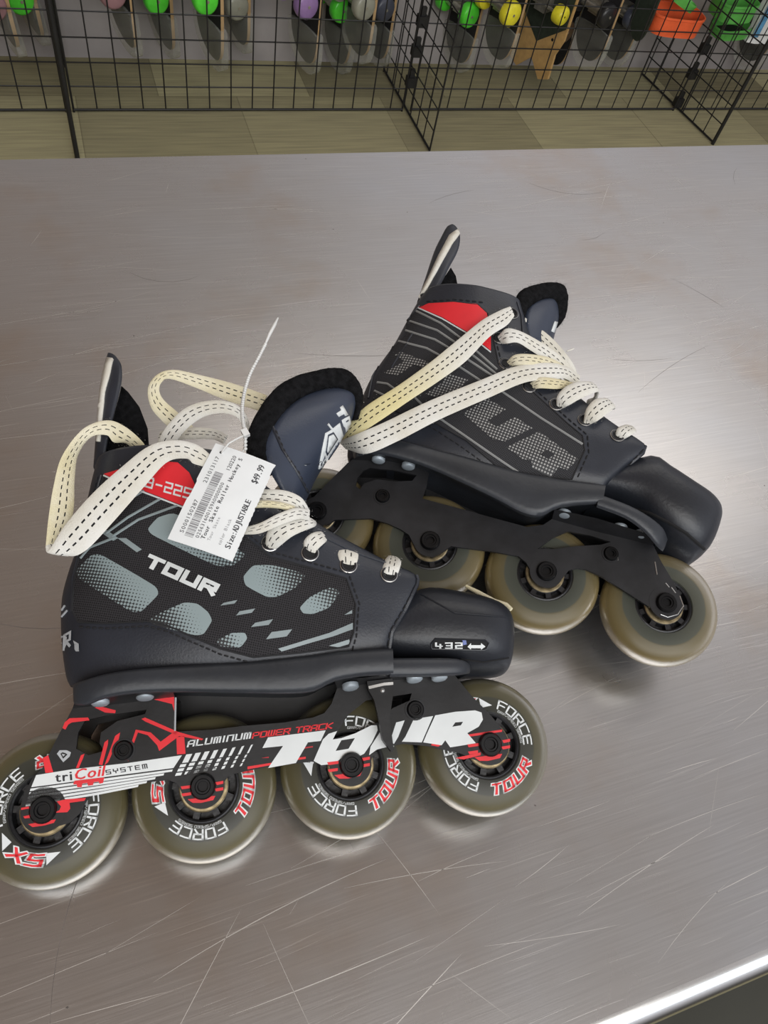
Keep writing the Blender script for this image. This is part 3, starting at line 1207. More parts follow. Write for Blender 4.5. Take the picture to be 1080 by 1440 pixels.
# outlined mark on the heel
A.letters(mb, 'R', (88, 914), (99, 908), (87, 896), 1.1, 'outline', skew=0.1, off=0.5)
A.line(mb, [(88, 858), (92, 852)], 0.6, 'outline', 0.4)
A.line(mb, [(88, 867), (95, 859)], 0.6, 'outline', 0.4)
A.ground(mb)
bootA = mb.build('boot_shell', ra, smooth=40)
A.bvh_boot = A.bvh

mb = MB()
loft_x(mb, A, [((95, 960), (97, 984), 18), ((101, 957), (102, 993), 27), ((120, 953), (124, 995), 33), ((150, 946), (150, 987), 36), ((190, 940), (190, 981), 37), ((240, 936), (240, 979), 37),
               ((300, 931), (300, 980), 36), ((350, 928), (350, 981), 36), ((400, 923), (400, 982), 36.5), ((440, 919), (440, 979), 37), ((470, 916), (470, 964), 38), ((510, 913), (510, 957), 38.5), ((549, 911), (550, 955), 39)], 'sole', zp=30, ex=0.36, under=6)
loft_x(mb, A, [((546, 925), (546, 957), 37.5), ((600, 925), (600, 957), 38.5), ((640, 926), (640, 954), 37), ((658, 931), (656, 950), 33), ((664, 937), (663, 946), 27)], 'sole', zp=30, ex=0.36, under=6)
A.ground(mb)
mb.build('outsole', ra, smooth=45)

mb = MB()
loft_x(mb, A, [((530, 855), (530, 930), 26), ((568, 838), (568, 940), 29.5), ((600, 828), (600, 946), 31.5), ((640, 833), (640, 950), 32.5), ((675, 840), (675, 951), 31.5), ((700, 849), (699, 950), 27), ((714, 862), (711, 946), 20), ((721, 885), (718, 925), 8)], 'leather_worn', zp=6, ex=0.78)
tb = BVHTree.FromPolygons([tuple(p) for p in mb.v], mb.f)
A.bvh = tb
win = [(606, 905), (612, 898), (682, 900), (687, 904), (684, 912), (680, 914), (607, 912)]
A.drape(mb, win, 'void', 0.3)
A.line(mb, win + win[:1], 0.45, 'leather_worn', 0.4)
for t, x in (('4', 613), ('3', 627), ('2', 641)):
    A.letters(mb, t, (x, 911), (x + 8, 911), (x, 904), 1.4, 'white', off=0.6)
A.drape(mb, [(650, 900), (655, 899), (656, 906), (651, 907)], 'blue_mark', 0.6)
A.drape(mb, [(657, 909), (662, 904), (662, 907), (676, 907), (676, 904), (682, 909), (676, 913), (676, 911), (662, 911), (662, 913)], 'white', 0.6, step=9)
A.line(mb, [(592, 836), (640, 862), (690, 866), (712, 868)], 0.5, 'leather_worn', 0.0)
A.line(mb, [(648, 927), (680, 931), (715, 925)], 0.6, 'void', 0.0)
A.ground(mb)
mb.build('toe_cap', ra, smooth=50)
mb = MB()
T0 = [(655, 824, -4), (672, 833, -2), (695, 845, 2), (712, 851, 6), (719, 857, 8)]
mb.tube([A.pl(u, v, z) for u, v, z in T0], [1.0, 1.5, 1.4, 1.6, 1.2], 'lace_yellow', 8)
mb.build('loose_lace_end', ra, smooth=60)['label'] = 'pale lace end lying along the toe'
A.bvh = A.bvh_boot

# tendon guard
mb = MB()
V, w = sheet(mb, A, [((146, 652), (135, 660), 12), ((152, 615), (138, 622), 14), ((162, 575), (141, 580), 15), ((170, 542), (145, 546), 14), ((171, 517), (149, 518), 11), ((162, 503), (154, 499), 5)], 17, 'leather', far=150)
A.bvh = BVHTree.FromPolygons([tuple(p) for p in V], [(i, i + 1, i + w + 1, i + w) for i in range(len(V) - w - 1) if (i + 1) % w])
A.drape(mb, [(154, 506), (160, 508), (157, 525), (150, 552), (146, 590), (143, 622), (140, 622), (142, 585), (145, 552), (150, 522)], 'lace', 1.5)
A.bvh = A.bvh_boot
A.ground(mb)
mb.build('tendon_guard', ra, smooth=50, mods=[('SOLIDIFY', {'thickness': 0.002, 'offset': 0.0})])
mb = MB()
lobe = [(150, 632), (160, 575), (169, 541), (180, 551), (196, 572), (206, 598), (208, 625), (200, 645)]
P = [A.pl(u, v, -6) for u, v in lobe]
mb.prism([(p.x, p.y) for p in P], -11, -6, 'felt')
mb.build('ankle_lining', ra, smooth=30)

# tongue
mb = MB()
rowsT = [((402, 702), (425, 716), 22), ((392, 684), (434, 692), 24), ((378, 660), (450, 660), 26), ((367, 637), (476, 622), 27), ((374, 610), (491, 598), 26), ((396, 579), (498, 576), 22), ((422, 558), (499, 560), 14), ((452, 547), (494, 553), 7), ((474, 544), (484, 547), 2)]
V, w = sheet(mb, A, rowsT, 26, 'tongue', far=150)
A.bvh = BVHTree.FromPolygons([tuple(p) for p in V], [(i, i + 1, i + w + 1, i + w) for i in range(len(V) - w - 1) if (i + 1) % w])
A.line(mb, [(383, 600), (397, 632), (415, 660), (430, 690)], 0.6, 'leather', 0.2)
A.stitches(mb, [(387, 606), (400, 637), (418, 664), (432, 692)])
for p, k, o in (([(477, 573.3), (480.8, 570.7), (488.1, 583.6), (484.3, 585.2), (482.4, 582.5), (475.5, 586.7), (472, 581.7), (478.9, 577.2)], 'white', .5),
                ([(479.3, 590.9), (489.6, 584.8), (491.9, 594.7), (490, 600), (484.7, 607.7), (483.9, 600.8), (482, 599.3)], 'white', .5),
                ([(484.5, 592), (487.9, 590), (487.9, 591.9), (485, 593.6)], 'tongue', .75),
                ([(446.5, 659.3), (451.4, 632.9), (456.4, 609.2), (464.8, 604.3), (476.3, 594.7), (481.2, 611.9), (474.7, 625.3), (459.4, 645.9), (457.2, 653.5)], 'white', .5),
                ([(456, 635.2), (459.4, 611.5), (467.1, 607.2), (473.2, 616.9), (457.9, 640.2)], 'tongue', .75), ([(457.4, 634), (460.7, 613.2), (466.2, 610.2), (471, 616.9), (458.9, 636.3)], 'white', 1.0),
                ([(459.6, 643.8), (474.9, 620.9), (474.9, 624), (460.2, 645.8)], 'tongue', .75), ([(450.1, 653.8), (454.9, 639.6), (456.6, 652.2)], 'tongue', .75), ([(452, 651), (454.8, 644), (455.5, 650)], 'white', 1.0)):
    A.drape(mb, p, k, o, step=4)
A.line(mb, [(460.5, 597), (467, 605)], 0.45, 'white', 0.6)
A.ground(mb)
mb.build('tongue', ra, smooth=60, mods=[('SOLIDIFY', {'thickness': 0.001, 'offset': 0.0})])
A.bvh = A.bvh_boot
def felt_rim(sk, outer, inner):
    mb = MB()
    ribbon(mb, sk, [(*o, *i) for o, i in zip(outer, inner)], 'felt', h=2.6, sub=8)
    base = [Vector(p) for p in mb.v]
    for i, p in enumerate(base):
        mb.v[i] = tuple(p + Vector((random.gauss(0, .1), random.gauss(0, .1), random.gauss(0, .1))))
    cen = [sum(base[j * 12:(j + 1) * 12], Vector()) / 12 for j in range(len(base) // 12)]
    nr = [(p - cen[min(i // 12, len(cen) - 1)]).normalized() for i, p in enumerate(base)]
    fuzz(mb, base, nr, 3000, 0.8, 'felt', .07)
    return mb, base, nr


mb, base, nr = felt_rim(A, [(354, 672, 20), (346, 634, 24), (352, 598, 25), (378, 556, 22), (404, 534, 18), (436, 523, 13), (470, 517, 8), (491, 522, 4), (506, 541, 2), (510, 562, 0), (502, 590, -2)],
                        [(384, 668, 25), (375, 637, 27), (380, 611, 26), (401, 580, 22), (422, 560, 17), (452, 548, 11), (472, 545, 7), (482, 548, 5), (493, 557, 3), (498, 572, 1), (495, 592, 0)])
fuzz(mb, base[-200:], nr[-200:], 9, 1.8, 'lace', 0.2)
A.ground(mb)
mb.build('tongue_lining', ra, smooth=60)

for e in ((380, 764), (436, 778), (490, 795), (547, 808)):
    eyelet(A, ra, *e)

# laces: one long cotton lace
mb = MB()
ribbon(mb, A, [(209, 640, 8, 196, 642, 8), (201, 622, 14, 178, 624, 14), (176, 600, 20, 160, 622, 20), (150, 591, 24, 150, 612, 24), (117, 603, 27, 128, 615, 24), (88, 640, 30, 110, 640, 22), (76, 680, 32, 105, 675, 24), (68, 730, 33, 102, 725, 26), (64, 770, 36, 80, 768, 30)], 'lace_yellow')
ribbon(mb, A, [(64, 768, 36, 82, 765, 30), (68, 775, 38, 97, 782, 36), (92, 738, 39, 122, 773, 39), (130, 694, 40, 160, 733, 40), (172, 656, 42, 203, 684, 42), (210, 627, 44, 235, 650, 44), (245, 619, 46, 262, 645, 46), (276, 625, 46, 272, 652, 46), (296, 640, 45, 290, 658, 45), (306, 655, 43, 300, 668, 43)], 'lace')
ribbon(mb, A, [(376, 556, -4, 364, 578, -4), (330, 540, -4, 316, 562, -4), (280, 527, 0, 275, 545, 0), (245, 520, 4, 240, 533, 4), (222, 526, 6, 228, 537, 6), (208, 545, 6, 224, 548, 6), (212, 572, 4, 230, 562, 4), (228, 592, 0, 250, 580, 0), (250, 612, -4, 272, 600, -4)], 'lace_yellow')
ribbon(mb, A, [(218, 628, 4, 240, 634, 4), (234, 600, 10, 258, 608, 10), (262, 573, 14, 283, 588, 14), (298, 563, 16, 310, 581, 16), (328, 567, 16, 332, 586, 16), (346, 583, 14, 340, 598, 14), (354, 612, 12, 342, 614, 12)], 'lace')
ribbon(mb, A, [(226, 606, -8, 222, 622, -8), (262, 601, -4, 262, 618, -4), (300, 603, 2, 298, 618, 2), (320, 612, 8, 314, 624, 8)], 'lace')
# bow and crossings under the tag
ribbon(mb, A, [(352, 690, 34, 342, 712, 34), (374, 688, 38, 368, 710, 38), (402, 690, 40, 398, 712, 40), (424, 700, 38, 414, 716, 38), (436, 718, 32, 424, 728, 32)], 'lace')
ribbon(mb, A, [(340, 706, 38, 340, 716, 38), (366, 704, 41, 366, 714, 41), (392, 706, 42, 392, 715, 42), (414, 712, 40, 412, 720, 40)], 'lace_yellow', h=1.6)
ribbon(mb, A, [(340, 742, 40, 344, 752, 40), (364, 736, 43, 366, 750, 43), (392, 722, 44, 396, 738, 44), (416, 714, 42, 420, 730, 42), (434, 716, 36, 434, 732, 36)], 'lace')
ribbon(mb, A, [(373, 768, 33, 384, 776, 33), (376, 748, 38, 396, 766, 38), (392, 736, 41, 410, 755, 41), (414, 730, 39, 424, 748, 39), (432, 728, 34, 440, 742, 34), (440, 732, 26, 444, 740, 26)], 'lace', h=1.3)
ribbon(mb, A, [(429, 781, 30, 443, 786, 30), (427, 762, 34, 446, 774, 34), (438, 750, 34, 456, 764, 34), (452, 748, 28, 461, 760, 28), (458, 752, 20, 462, 758, 20)], 'lace', h=1.3)
ribbon(mb, A, [(483, 802, 30, 497, 802, 30), (476, 784, 33, 503, 788, 33), (475, 770, 29, 504, 776, 29), (480, 764, 20, 502, 770, 20)], 'lace', h=1.2)
ribbon(mb, A, [(540, 816, 30, 556, 816, 30), (538, 800, 32, 562, 800, 32), (541, 788, 27, 564, 790, 27), (545, 783, 19, 560, 786, 19)], 'lace', h=1.2)
lv = [Vector(p) for p in mb.v]
fuzz(mb, lv, [Vector((random.gauss(0, 1), random.gauss(0, 1), random.gauss(0, 1))) for _ in lv], 2600, 0.7, 'lace', .05)
mb.build('lace', ra, smooth=60)

# frame of the front skate
outA = [(102, 996), (150, 991), (200, 985), (246, 980), (247, 1029), (300, 1026), (340, 1021), (400, 1016), (440, 1009), (456, 1003), (466, 990), (474, 968), (509, 962), (551, 957), (639, 949), (662, 977), (692, 1008), (711, 1032),
        (716, 1048), (711, 1063), (700, 1073), (686, 1075), (668, 1068), (646, 1059), (600, 1049), (568, 1046), (545, 1050), (530, 1055), (523, 1066), (520, 1080), (508, 1094), (492, 1100), (476, 1095), (467, 1083), (460, 1073), (438, 1071), (375, 1079),
        (348, 1084), (322, 1090), (315, 1100), (309, 1120), (296, 1131), (282, 1134), (266, 1129), (256, 1116), (250, 1102), (237, 1097), (185, 1103), (135, 1115), (122, 1124), (112, 1144), (98, 1157), (75, 1164), (52, 1164), (34, 1153), (28, 1138), (34, 1116), (46, 1093), (60, 1080), (74, 1050)]
holesA = [[(120, 1013), (150, 1006), (206, 998), (204, 1004), (165, 1014), (142, 1030), (140, 1045), (146, 1056), (125, 1062), (107, 1053), (110, 1030)],
          [(468, 1039), (490, 1005), (515, 985), (579, 975), (576, 985), (552, 996), (535, 1014), (500, 1031)]]


def decoA(mb):
    z = ZP1 + 0.12
    k = 'red'
    # white band that breaks up into slashes and stripes
    poly_z(mb, A, [(51, 1090), (100, 1082), (180, 1073), (256, 1062), (244, 1080), (160, 1091), (90, 1101), (44, 1107)], 'white')
    for i in range(5):
        y = i * 5.4
        poly_z(mb, A, [(43 - i * 1.6, 1109 + y), (160 - i * 6, 1093 + y), (243 - i * 12, 1082 + y), (242 - i * 12, 1085 + y), (160 - i * 6, 1096.5 + y), (42 - i * 1.6, 1112.5 + y)], 'white')
    for i in range(8):
        x = 262 + i * 13
        w_ = 8.5 - i * 0.8
        y = 1061 - i * 1.9
        poly_z(mb, A, [(x, y), (x + w_, y - 1), (x + w_ - 6, y + 11), (x - 6, y + 12)], 'white')
        for j in range(3):
            yy = y + 14 + j * 6
            xx = x - 8 - j * 3
            poly_z(mb, A, [(xx, yy), (xx + w_, yy - 1), (xx + w_ - 2, yy + 3.2), (xx - 2, yy + 4.2)], 'white')
    for i_ in range(3):
        d_ = i_ * .55
        type_text(mb, A, 'tri', (78 + d_, 1100), (101 + d_, 1097), (77 + d_, 1087), 'ink', ZP1, .25 + i_ * .005)
        type_text(mb, A, 'Coil', (104 + d_, 1097), (145 + d_, 1091), (105 + d_, 1082), k, ZP1, .29 + i_ * .005, .12)
    poly_z(mb, A, [(105, 1098), (147, 1093), (145, 1101), (140, 1102), (139, 1099), (132, 1100), (131, 1104), (124, 1105), (123, 1101), (116, 1102), (115, 1107), (109, 1107), (108, 1103), (103, 1103)], k, off=0.3)
    A.letters(mb, 'SYSTEM', (150, 1089), (207, 1080), (149, 1083.5), 1.1, 'ink', z=z, off=.14, gap=3.0)
    # red strokes on the rear arm
    for p in ([(88, 1024), (91, 1016), (98, 1010), (124, 1009), (126, 1013), (101, 1016), (96, 1019), (92, 1026)],
              [(133, 995), (140, 993), (163, 999), (162, 1003), (148, 1002)],
              [(214, 983), (245, 980), (245, 1000), (242, 990)],
              [(60, 1066), (68, 1062), (75, 1086), (64, 1087)],
              [(107, 1080), (114, 1062), (119, 1060), (117, 1066), (111, 1080)],
              [(139, 1075), (147, 1044), (152, 1040), (152, 1046), (144, 1076)], [(147, 1076), (162, 1035), (169, 1030), (167, 1040), (152, 1072)],
              [(184, 1047), (191, 1026), (212, 1030), (226, 1043), (246, 1028), (286, 1039), (284, 1041), (252, 1035), (224, 1056), (221, 1048), (208, 1034), (194, 1030), (187, 1049)],
              [(199, 1011), (204, 1009), (250, 1029), (247, 1033), (205, 1015)],
              [(248, 1037), (259, 1035), (261, 1060), (249, 1061)],
              [(174, 1070), (179, 1066), (181, 1070)]):
        poly_z(mb, A, p, k, off=.15)
    # stripes around the axles
    for hx, hy in ((285, 1105), (491, 1071), (688, 1046)):
        poly_z(mb, A, [(hx - 21, hy + 19), (hx + 18, hy + 14), (hx + 15, hy + 20), (hx - 2, hy + 24), (hx - 14, hy + 24)], k, off=.3)
        for dx0, dx1, dy in ((-30, -16, 10), (17, 29, 3), (-31, -15, 0), (18, 29, -6)):
            poly_z(mb, A, [(hx + dx0, hy + dy + 1), (hx + dx1, hy + dy - 1), (hx + dx1, hy + dy + 3), (hx + dx0 + 2, hy + dy + 5)], k, off=.3)
    poly_z(mb, A, [(40, 1159), (79, 1152), (76, 1157), (62, 1161), (46, 1163)], k, off=.3)
    for p in ([(30, 1136), (41, 1134), (41, 1137), (30, 1139)], [(33, 1148), (42, 1146), (43, 1150), (35, 1151)],
              [(80, 1127), (93, 1124), (121, 1122), (119, 1126), (98, 1129), (99, 1137), (95, 1142), (77, 1143), (84, 1139), (86, 1134)]):
        poly_z(mb, A, p, k, off=.3)
    for p in ([(348, 1078), (386, 1072), (386, 1075), (348, 1082)], [(408, 1067), (430, 1064), (430, 1067), (408, 1070)], [(640, 1066), (676, 1058), (676, 1062), (652, 1068)], [(657, 1033), (706, 1026), (706, 1029), (660, 1036)],
              [(367, 1066), (378, 1064), (378, 1066)], [(420, 1052), (440, 1049), (440, 1051), (420, 1054)], [(610, 1042), (622, 1047), (616, 1050), (606, 1048)]):
        poly_z(mb, A, p, 'darkred' if p[0][0] in (420, 367) else k, off=.15)
    # the big maker's lettering
    W = 'white'
    poly_z(mb, A, [(377, 1037), (458, 1027), (451, 1042), (433, 1044), (416, 1073), (377, 1080), (398, 1049), (369, 1052)], W, off=.2)
    poly_holes(mb, A, [(441, 1070), (454, 1040), (462, 1032), (474, 1028), (468, 1040), (480, 1038), (500, 1031), (522, 1020), (530, 1020), (531, 1027), (523, 1044), (512, 1060), (500, 1066), (480, 1066), (470, 1074), (452, 1076)],
               [[(472, 1056), (490, 1053), (499, 1038), (480, 1041)]], W, .2)
    poly_z(mb, A, [(534, 1030), (542, 1024), (554, 1050), (546, 1050), (530, 1054), (519, 1062), (521, 1050)], W, off=.2)
    poly_z(mb, A, [(557, 1016), (569, 1013), (560, 1036), (554, 1046), (548, 1044)], W, off=.2)
    poly_z(mb, A, [(582, 1011), (609, 1007), (593, 1044), (565, 1043), (570, 1036)], W, off=.2)
    poly_holes(mb, A, [(612, 1006), (640, 1001), (668, 999), (677, 1002), (679, 1012), (673, 1022), (657, 1031), (669, 1045), (652, 1048), (633, 1051), (626, 1041), (621, 1048), (595, 1044), (600, 1032)],
               [[(636, 1022), (648, 1020), (651, 1015), (640, 1016)]], W, .2)
    A.letters(mb, 'ALUMINUM', (264, 1050), (351, 1038), (266, 1042), 1.25, W, z=z, off=.1, gap=2.1)
    A.letters(mb, 'POWER TRACK', (355, 1038), (466, 1024), (357, 1030.5), 1.2, k, z=z, off=.1)
    # little diamond emblem
    poly_z(mb, A, [(80, 1060), (84, 1055), (94, 1055), (100, 1058), (98, 1064), (89, 1072)], 'outline', off=.15)
    poly_z(mb, A, [(85, 1060), (88, 1058), (92, 1059), (95, 1061), (89, 1067)], 'frame', off=.22)
    poly_z(mb, A, [(87, 1060), (92, 1061), (89, 1064)], 'outline', off=.28)
    # open hook drawn through the front opening is left as bare metal edge
    mb.tube([A.pl(u, v, ZP1 + .1) for u, v in ((247, 981), (246, 1028))], 0.5, 'outline', 6)


make_frame(A, ra, outA, holesA, [(174, 1055), (584, 998)],
           [([(102, 996), (175, 989), (246, 980)], [(106, 984), (170, 978), (243, 972)], [(141, 988), (204, 980)]),
            ([(474, 968), (551, 957), (639, 949)], [(470, 957), (550, 949), (640, 940)], [(493, 966), (583, 955), (618, 953)])], 'frame', decoA,
           'black frame with red and white lettering', [(240, 970), (480, 955), (470, 1018), (240, 1042)])
for x, rt, lb in zip(HUBS, (157, 80, 55, 29), (None,) * 4):
    make_wheel(ra, x, 'urethane', rt, True)

mb = MB()
lev = [(516, 958), (552, 954), (553, 976), (548, 1010), (552, 1040), (554, 1054), (551, 1058), (538, 1040), (533, 1012), (526, 984), (518, 970)]
P = [A.pl(u, v, 22) for u, v in lev]
mb.prism([(p.x, p.y) for p in P], 17.5, 22, 'frame')
P = [A.pl(u, v, 22.4) for u, v in [(518, 965), (540, 960), (553, 959), (553, 963), (540, 964), (519, 969)]]
mb.prism([(p.x, p.y) for p in P], 20, 22.5, 'silver')
c = A.pl(538, 971, 22)
mb.lathe([(1.2, 0), (1.0, .6), (0.01, .7)], 'silver', 12, (c.x, c.y, 22))
c0, c1 = A.pl(522, 962, 15), A.pl(548, 958, 15)
mb.tube([(c0.x, c0.y, 17.5), (c1.x, c1.y, 17.5)], 3.2, 'frame', 12)
mb.build('size_lever', ra, smooth=30, mods=[('BEVEL', {'width': 0.0008, 'segments': 2})])

# ================================================================== FAR SKATE (plain inner side up)
B = Skate(103.027, 249.111, -0.565489, 0.2433656, 0.0903154)
rb = empty('inline_skate', B.mw)
tag(rb, 'black inline hockey skate with plain black frame and yellowed wheels, behind the tagged one', 'inline skate', 'pair of inline hockey skates on the counter')
rowsB = [((491, 645), (852, 696), 30, 0), ((488, 636), (852, 686), 33, 0), ((491, 612), (860, 674), 36, 0), ((497, 588), (882, 654), 36, 0), ((506, 566), (906, 636), 36, 0), ((514, 545), (909, 624), 35, 0),
         ((524, 526), (878, 600), 35, 0), ((538, 506), (844, 582), 35, 0), ((552, 487), (805, 553), 34, 0), ((566, 462), (770, 517), 33, 0), ((577, 442), (747, 482), 32, 0), ((586, 427), (737, 452), 32, 0), ((592, 418), (731, 431), 32, -1.5)]
mb = MB()
V, Fc = loft_boot(mb, B, rowsB, 'leather')
B.bvh = B.bvh_boot = BVHTree.FromPolygons([tuple(p) for p in V], Fc)
panelB = [(589, 434), (603, 427), (638, 425), (672, 429), (686, 442), (692, 470), (701, 512), (740, 543), (797, 595), (819, 613), (822, 634), (804, 674), (760, 671), (733, 668), (705, 661), (656, 620), (613, 596), (570, 585), (526, 562), (531, 532), (550, 494), (568, 456)]
B.drape(mb, panelB, 'mesh_grey', 0.35)
B.line(mb, panelB + panelB[:1], 0.5, 'stitch', 0.4)
B.drape(mb, [(589, 433), (603, 427), (638, 425), (671, 428), (684, 440), (690, 470), (690, 494), (656, 467), (622, 447)], 'red', 0.75)
B.line(mb, [(589, 434), (622, 449), (656, 469), (690, 496)], 0.5, 'white', 0.6)
for i, p in enumerate(([(586, 438), (620, 455), (660, 485), (699, 520)], [(577, 452), (615, 465), (655, 492), (700, 528)], [(571, 465), (612, 478), (652, 502), (697, 532)], [(561, 480), (600, 490), (640, 512), (690, 545)],
                       [(531, 538), (545, 540), (562, 552)], [(527, 550), (540, 556), (552, 562)], [(584, 560), (596, 572), (620, 590), (700, 645), (733, 667)], [(706, 551), (760, 588), (819, 625)])):
    B.line(mb, p, 0.8, 'silverline', 0.3)
for p in ([(685.8, 560.7), (711.2, 576.6), (685.8, 591.9), (698, 601), (724, 586.7), (748.5, 602.6), (710.3, 621.2), (693.5, 618.8), (650.7, 582)],
          [(711.8, 629.5), (757.7, 607.2), (812.1, 646.3), (797.5, 661), (785, 657), (774.5, 671.4), (748.5, 658.5), (747, 647.8), (734.8, 645.7)],
          [(555.9, 500.1), (563.5, 495.2), (607.2, 511.7), (595.6, 518.5), (581.9, 513.3), (558.9, 529.5), (540.6, 524.6), (569.6, 508.7)],
          [(629.3, 525.5), (658.3, 534.7), (644.6, 548.4), (610.9, 559.1), (598.7, 554.6), (623.1, 537.7)]):
    B.drape(mb, p, 'dotprint', 0.6)
B.drape(mb, [(760, 639), (770, 633), (779, 640), (770, 646)], 'mesh_grey', 0.9)
B.stitches(mb, [(602, 598), (640, 622), (672, 645), (700, 664)])
B.stitches(mb, [(697, 478), (706, 512), (744, 540), (800, 590), (826, 612), (828, 636), (812, 672)])
B.stitches(mb, [(905, 632), (882, 655), (858, 678)], dash=3)
B.stitches(mb, [(600, 424), (640, 421), (676, 425)])
B.line(mb, [(909, 626), (904, 637), (880, 657), (858, 681)], 1.3, 'leather', 0.1)
B.line(mb, [(727, 425), (733, 445), (735, 470)], 0.7, 'leather', 0.2)
B.line(mb, [(590, 430), (565, 462), (545, 494), (524, 530), (518, 560)], 0.7, 'leather', 0.2)
B.ground(mb)
mb.build('boot_shell', rb, smooth=40)
mb = MB()
loft_x(mb, B, [((494, 618), (497, 634), 18), ((500, 614), (502, 640), 27), ((518, 613), (518, 642), 33), ((540, 617), (538, 646), 36), ((575, 624), (570, 655), 37), ((610, 633), (604, 667), 37), ((650, 642), (645, 686), 37), ((700, 655), (694, 710), 37), ((740, 664), (732, 731), 37), ((765, 669), (758, 735), 37.5), ((795, 676), (785, 722), 38), ((848, 684), (842, 716), 38)], 'sole', zp=30, ex=0.36, under=11)
loft_x(mb, B, [((838, 697), (835, 720), 37.5), ((880, 714), (874, 736), 38.5), ((910, 728), (902, 755), 37), ((932, 740), (922, 772), 33), ((943, 752), (935, 774), 27)], 'sole', zp=30, ex=0.36, under=15)
B.ground(mb)
mb.build('outsole', rb, smooth=45)
mb = MB()
loft_x(mb, B, [((850, 668), (838, 706), 26), ((905, 650), (880, 728), 31), ((932, 664), (900, 748), 32), ((962, 683), (926, 770), 32), ((988, 697), (950, 787), 29), ((1003, 708), (970, 792), 24), ((1010, 717), (992, 776), 16), ((1013, 722), (1004, 750), 7)], 'leather_worn', zp=4, ex=0.78)
B.bvh = BVHTree.FromPolygons([tuple(p) for p in mb.v], mb.f)
B.line(mb, [(893, 716), (915, 722), (941, 735), (965, 750), (990, 772)], 1.1, 'void', 0.0)
B.bvh = B.bvh_boot
B.ground(mb)
mb.build('toe_cap', rb, smooth=50)

mb = MB()
V, w = sheet(mb, B, [((604, 420), (588, 428), 15), ((617, 404), (600, 392), 15), ((631, 377), (612, 356), 14), ((644, 352), (622, 335), 11), ((646, 332), (629, 322), 7), ((641, 321), (635, 318), 3)], 15, 'leather', far=150)
B.bvh = BVHTree.FromPolygons([tuple(p) for p in V], [(i, i + 1, i + w + 1, i + w) for i in range(len(V) - w - 1) if (i + 1) % w])
B.drape(mb, [(643, 325), (645, 332), (636, 345), (622, 370), (606, 400), (590, 428), (588, 426), (604, 394), (618, 362), (632, 334)], 'lace', 1.5)
B.bvh = B.bvh_boot
mb.build('tendon_guard', rb, smooth=50, mods=[('SOLIDIFY', {'thickness': 0.002, 'offset': 0.0})])
mb = MB()
P = [B.pl(u, v, -6) for u, v in [(606, 425), (618, 400), (634, 376), (641, 388), (645, 408), (644, 428)]]
mb.prism([(p.x, p.y) for p in P], -11, -6, 'felt')
mb.build('ankle_lining', rb, smooth=30)

mb = MB()
rowsT = [((742, 480), (772, 500), 20), ((738, 455), (778, 475), 20), ((740, 436), (784, 452), 18), ((750, 426), (784, 438), 14), ((764, 420), (782, 427), 8), ((773, 419), (778, 421), 3)]
V, w = sheet(mb, B, rowsT, 20, 'tongue', far=150)
B.bvh = BVHTree.FromPolygons([tuple(p) for p in V], [(i, i + 1, i + w + 1, i + w) for i in range(len(V) - w - 1) if (i + 1) % w])
B.drape(mb, [(774, 466), (779, 452), (783, 453), (778, 468)], 'white', 0.5)
mb.build('tongue', rb, smooth=60, mods=[('SOLIDIFY', {'thickness': 0.001, 'offset': 0.0})])
B.bvh = B.bvh_boot
mb, base, nr = felt_rim(B, [(726, 452, 20), (724, 428, 20), (729, 412, 19), (744, 403, 15), (772, 397, 8), (792, 401, 3), (798, 418, 1), (795, 444, -1), (783, 460, -2)],
                        [(738, 452, 20), (740, 440, 20), (745, 432, 18), (761, 422, 12), (775, 421, 7), (780, 428, 4), (783, 438, 2), (781, 453, 0), (777, 463, -1)])
mb.build('tongue_lining', rb, smooth=60)

for e in ((720, 441), (702, 476), (711, 512), (744, 544), (782, 569), (822, 591), (868, 613)):
    eyelet(B, rb, *e)
mb = MB()
ribbon(mb, B, [(717, 431, 35, 723, 445, 35), (702, 437, 38, 712, 458, 38), (677, 451, 40, 688, 474, 40), (640, 481, 41, 655, 508, 41), (603, 511, 42, 620, 534, 42), (560, 542, 42, 578, 562, 42), (515, 571, 42, 534, 592, 42), (490, 596, 34, 502, 613, 34), (474, 616, 15, 484, 628, 15)], 'lace_fade')
ribbon(mb, B, [(816, 528, 16, 808, 545, 18), (798, 516, 24, 796, 533, 26), (772, 510, 33, 776, 534, 33), (726, 515, 39, 738, 538, 39), (677, 534, 41, 686, 560, 41), (603, 564, 42, 618, 590, 42), (540, 594, 42, 560, 620, 42), (500, 611, 38, 516, 638, 38), (478, 620, 18, 488, 632, 18)], 'lace')
ribbon(mb, B, [(700, 473, 33, 706, 484, 33), (712, 462, 37, 714, 483, 37), (730, 465, 37, 728, 482, 37), (752, 476, 33, 745, 492, 33), (779, 493, 26, 768, 508, 26), (802, 514, 18, 790, 530, 18), (816, 536, 10, 804, 544, 10)], 'lace')
ribbon(mb, B, [(738, 446, 20, 736, 466, 20), (752, 456, 18, 746, 474, 18), (779, 478, 16, 766, 494, 16), (804, 508, 14, 788, 520, 14), (816, 536, 8, 806, 542, 8)], 'lace')
ribbon(mb, B, [(712, 509, 33, 718, 516, 33), (724, 499, 37, 728, 514, 37), (746, 498, 37, 748, 514, 37), (776, 504, 30, 774, 521, 30), (800, 520, 22, 796, 536, 22), (814, 540, 12, 806, 546, 12)], 'lace_yellow')
ribbon(mb, B, [(742, 541, 33, 750, 548, 33), (758, 531, 37, 760, 546, 37), (780, 532, 35, 782, 547, 35), (802, 537, 28, 800, 546, 28), (818, 540, 16, 812, 548, 16)], 'lace_yellow')
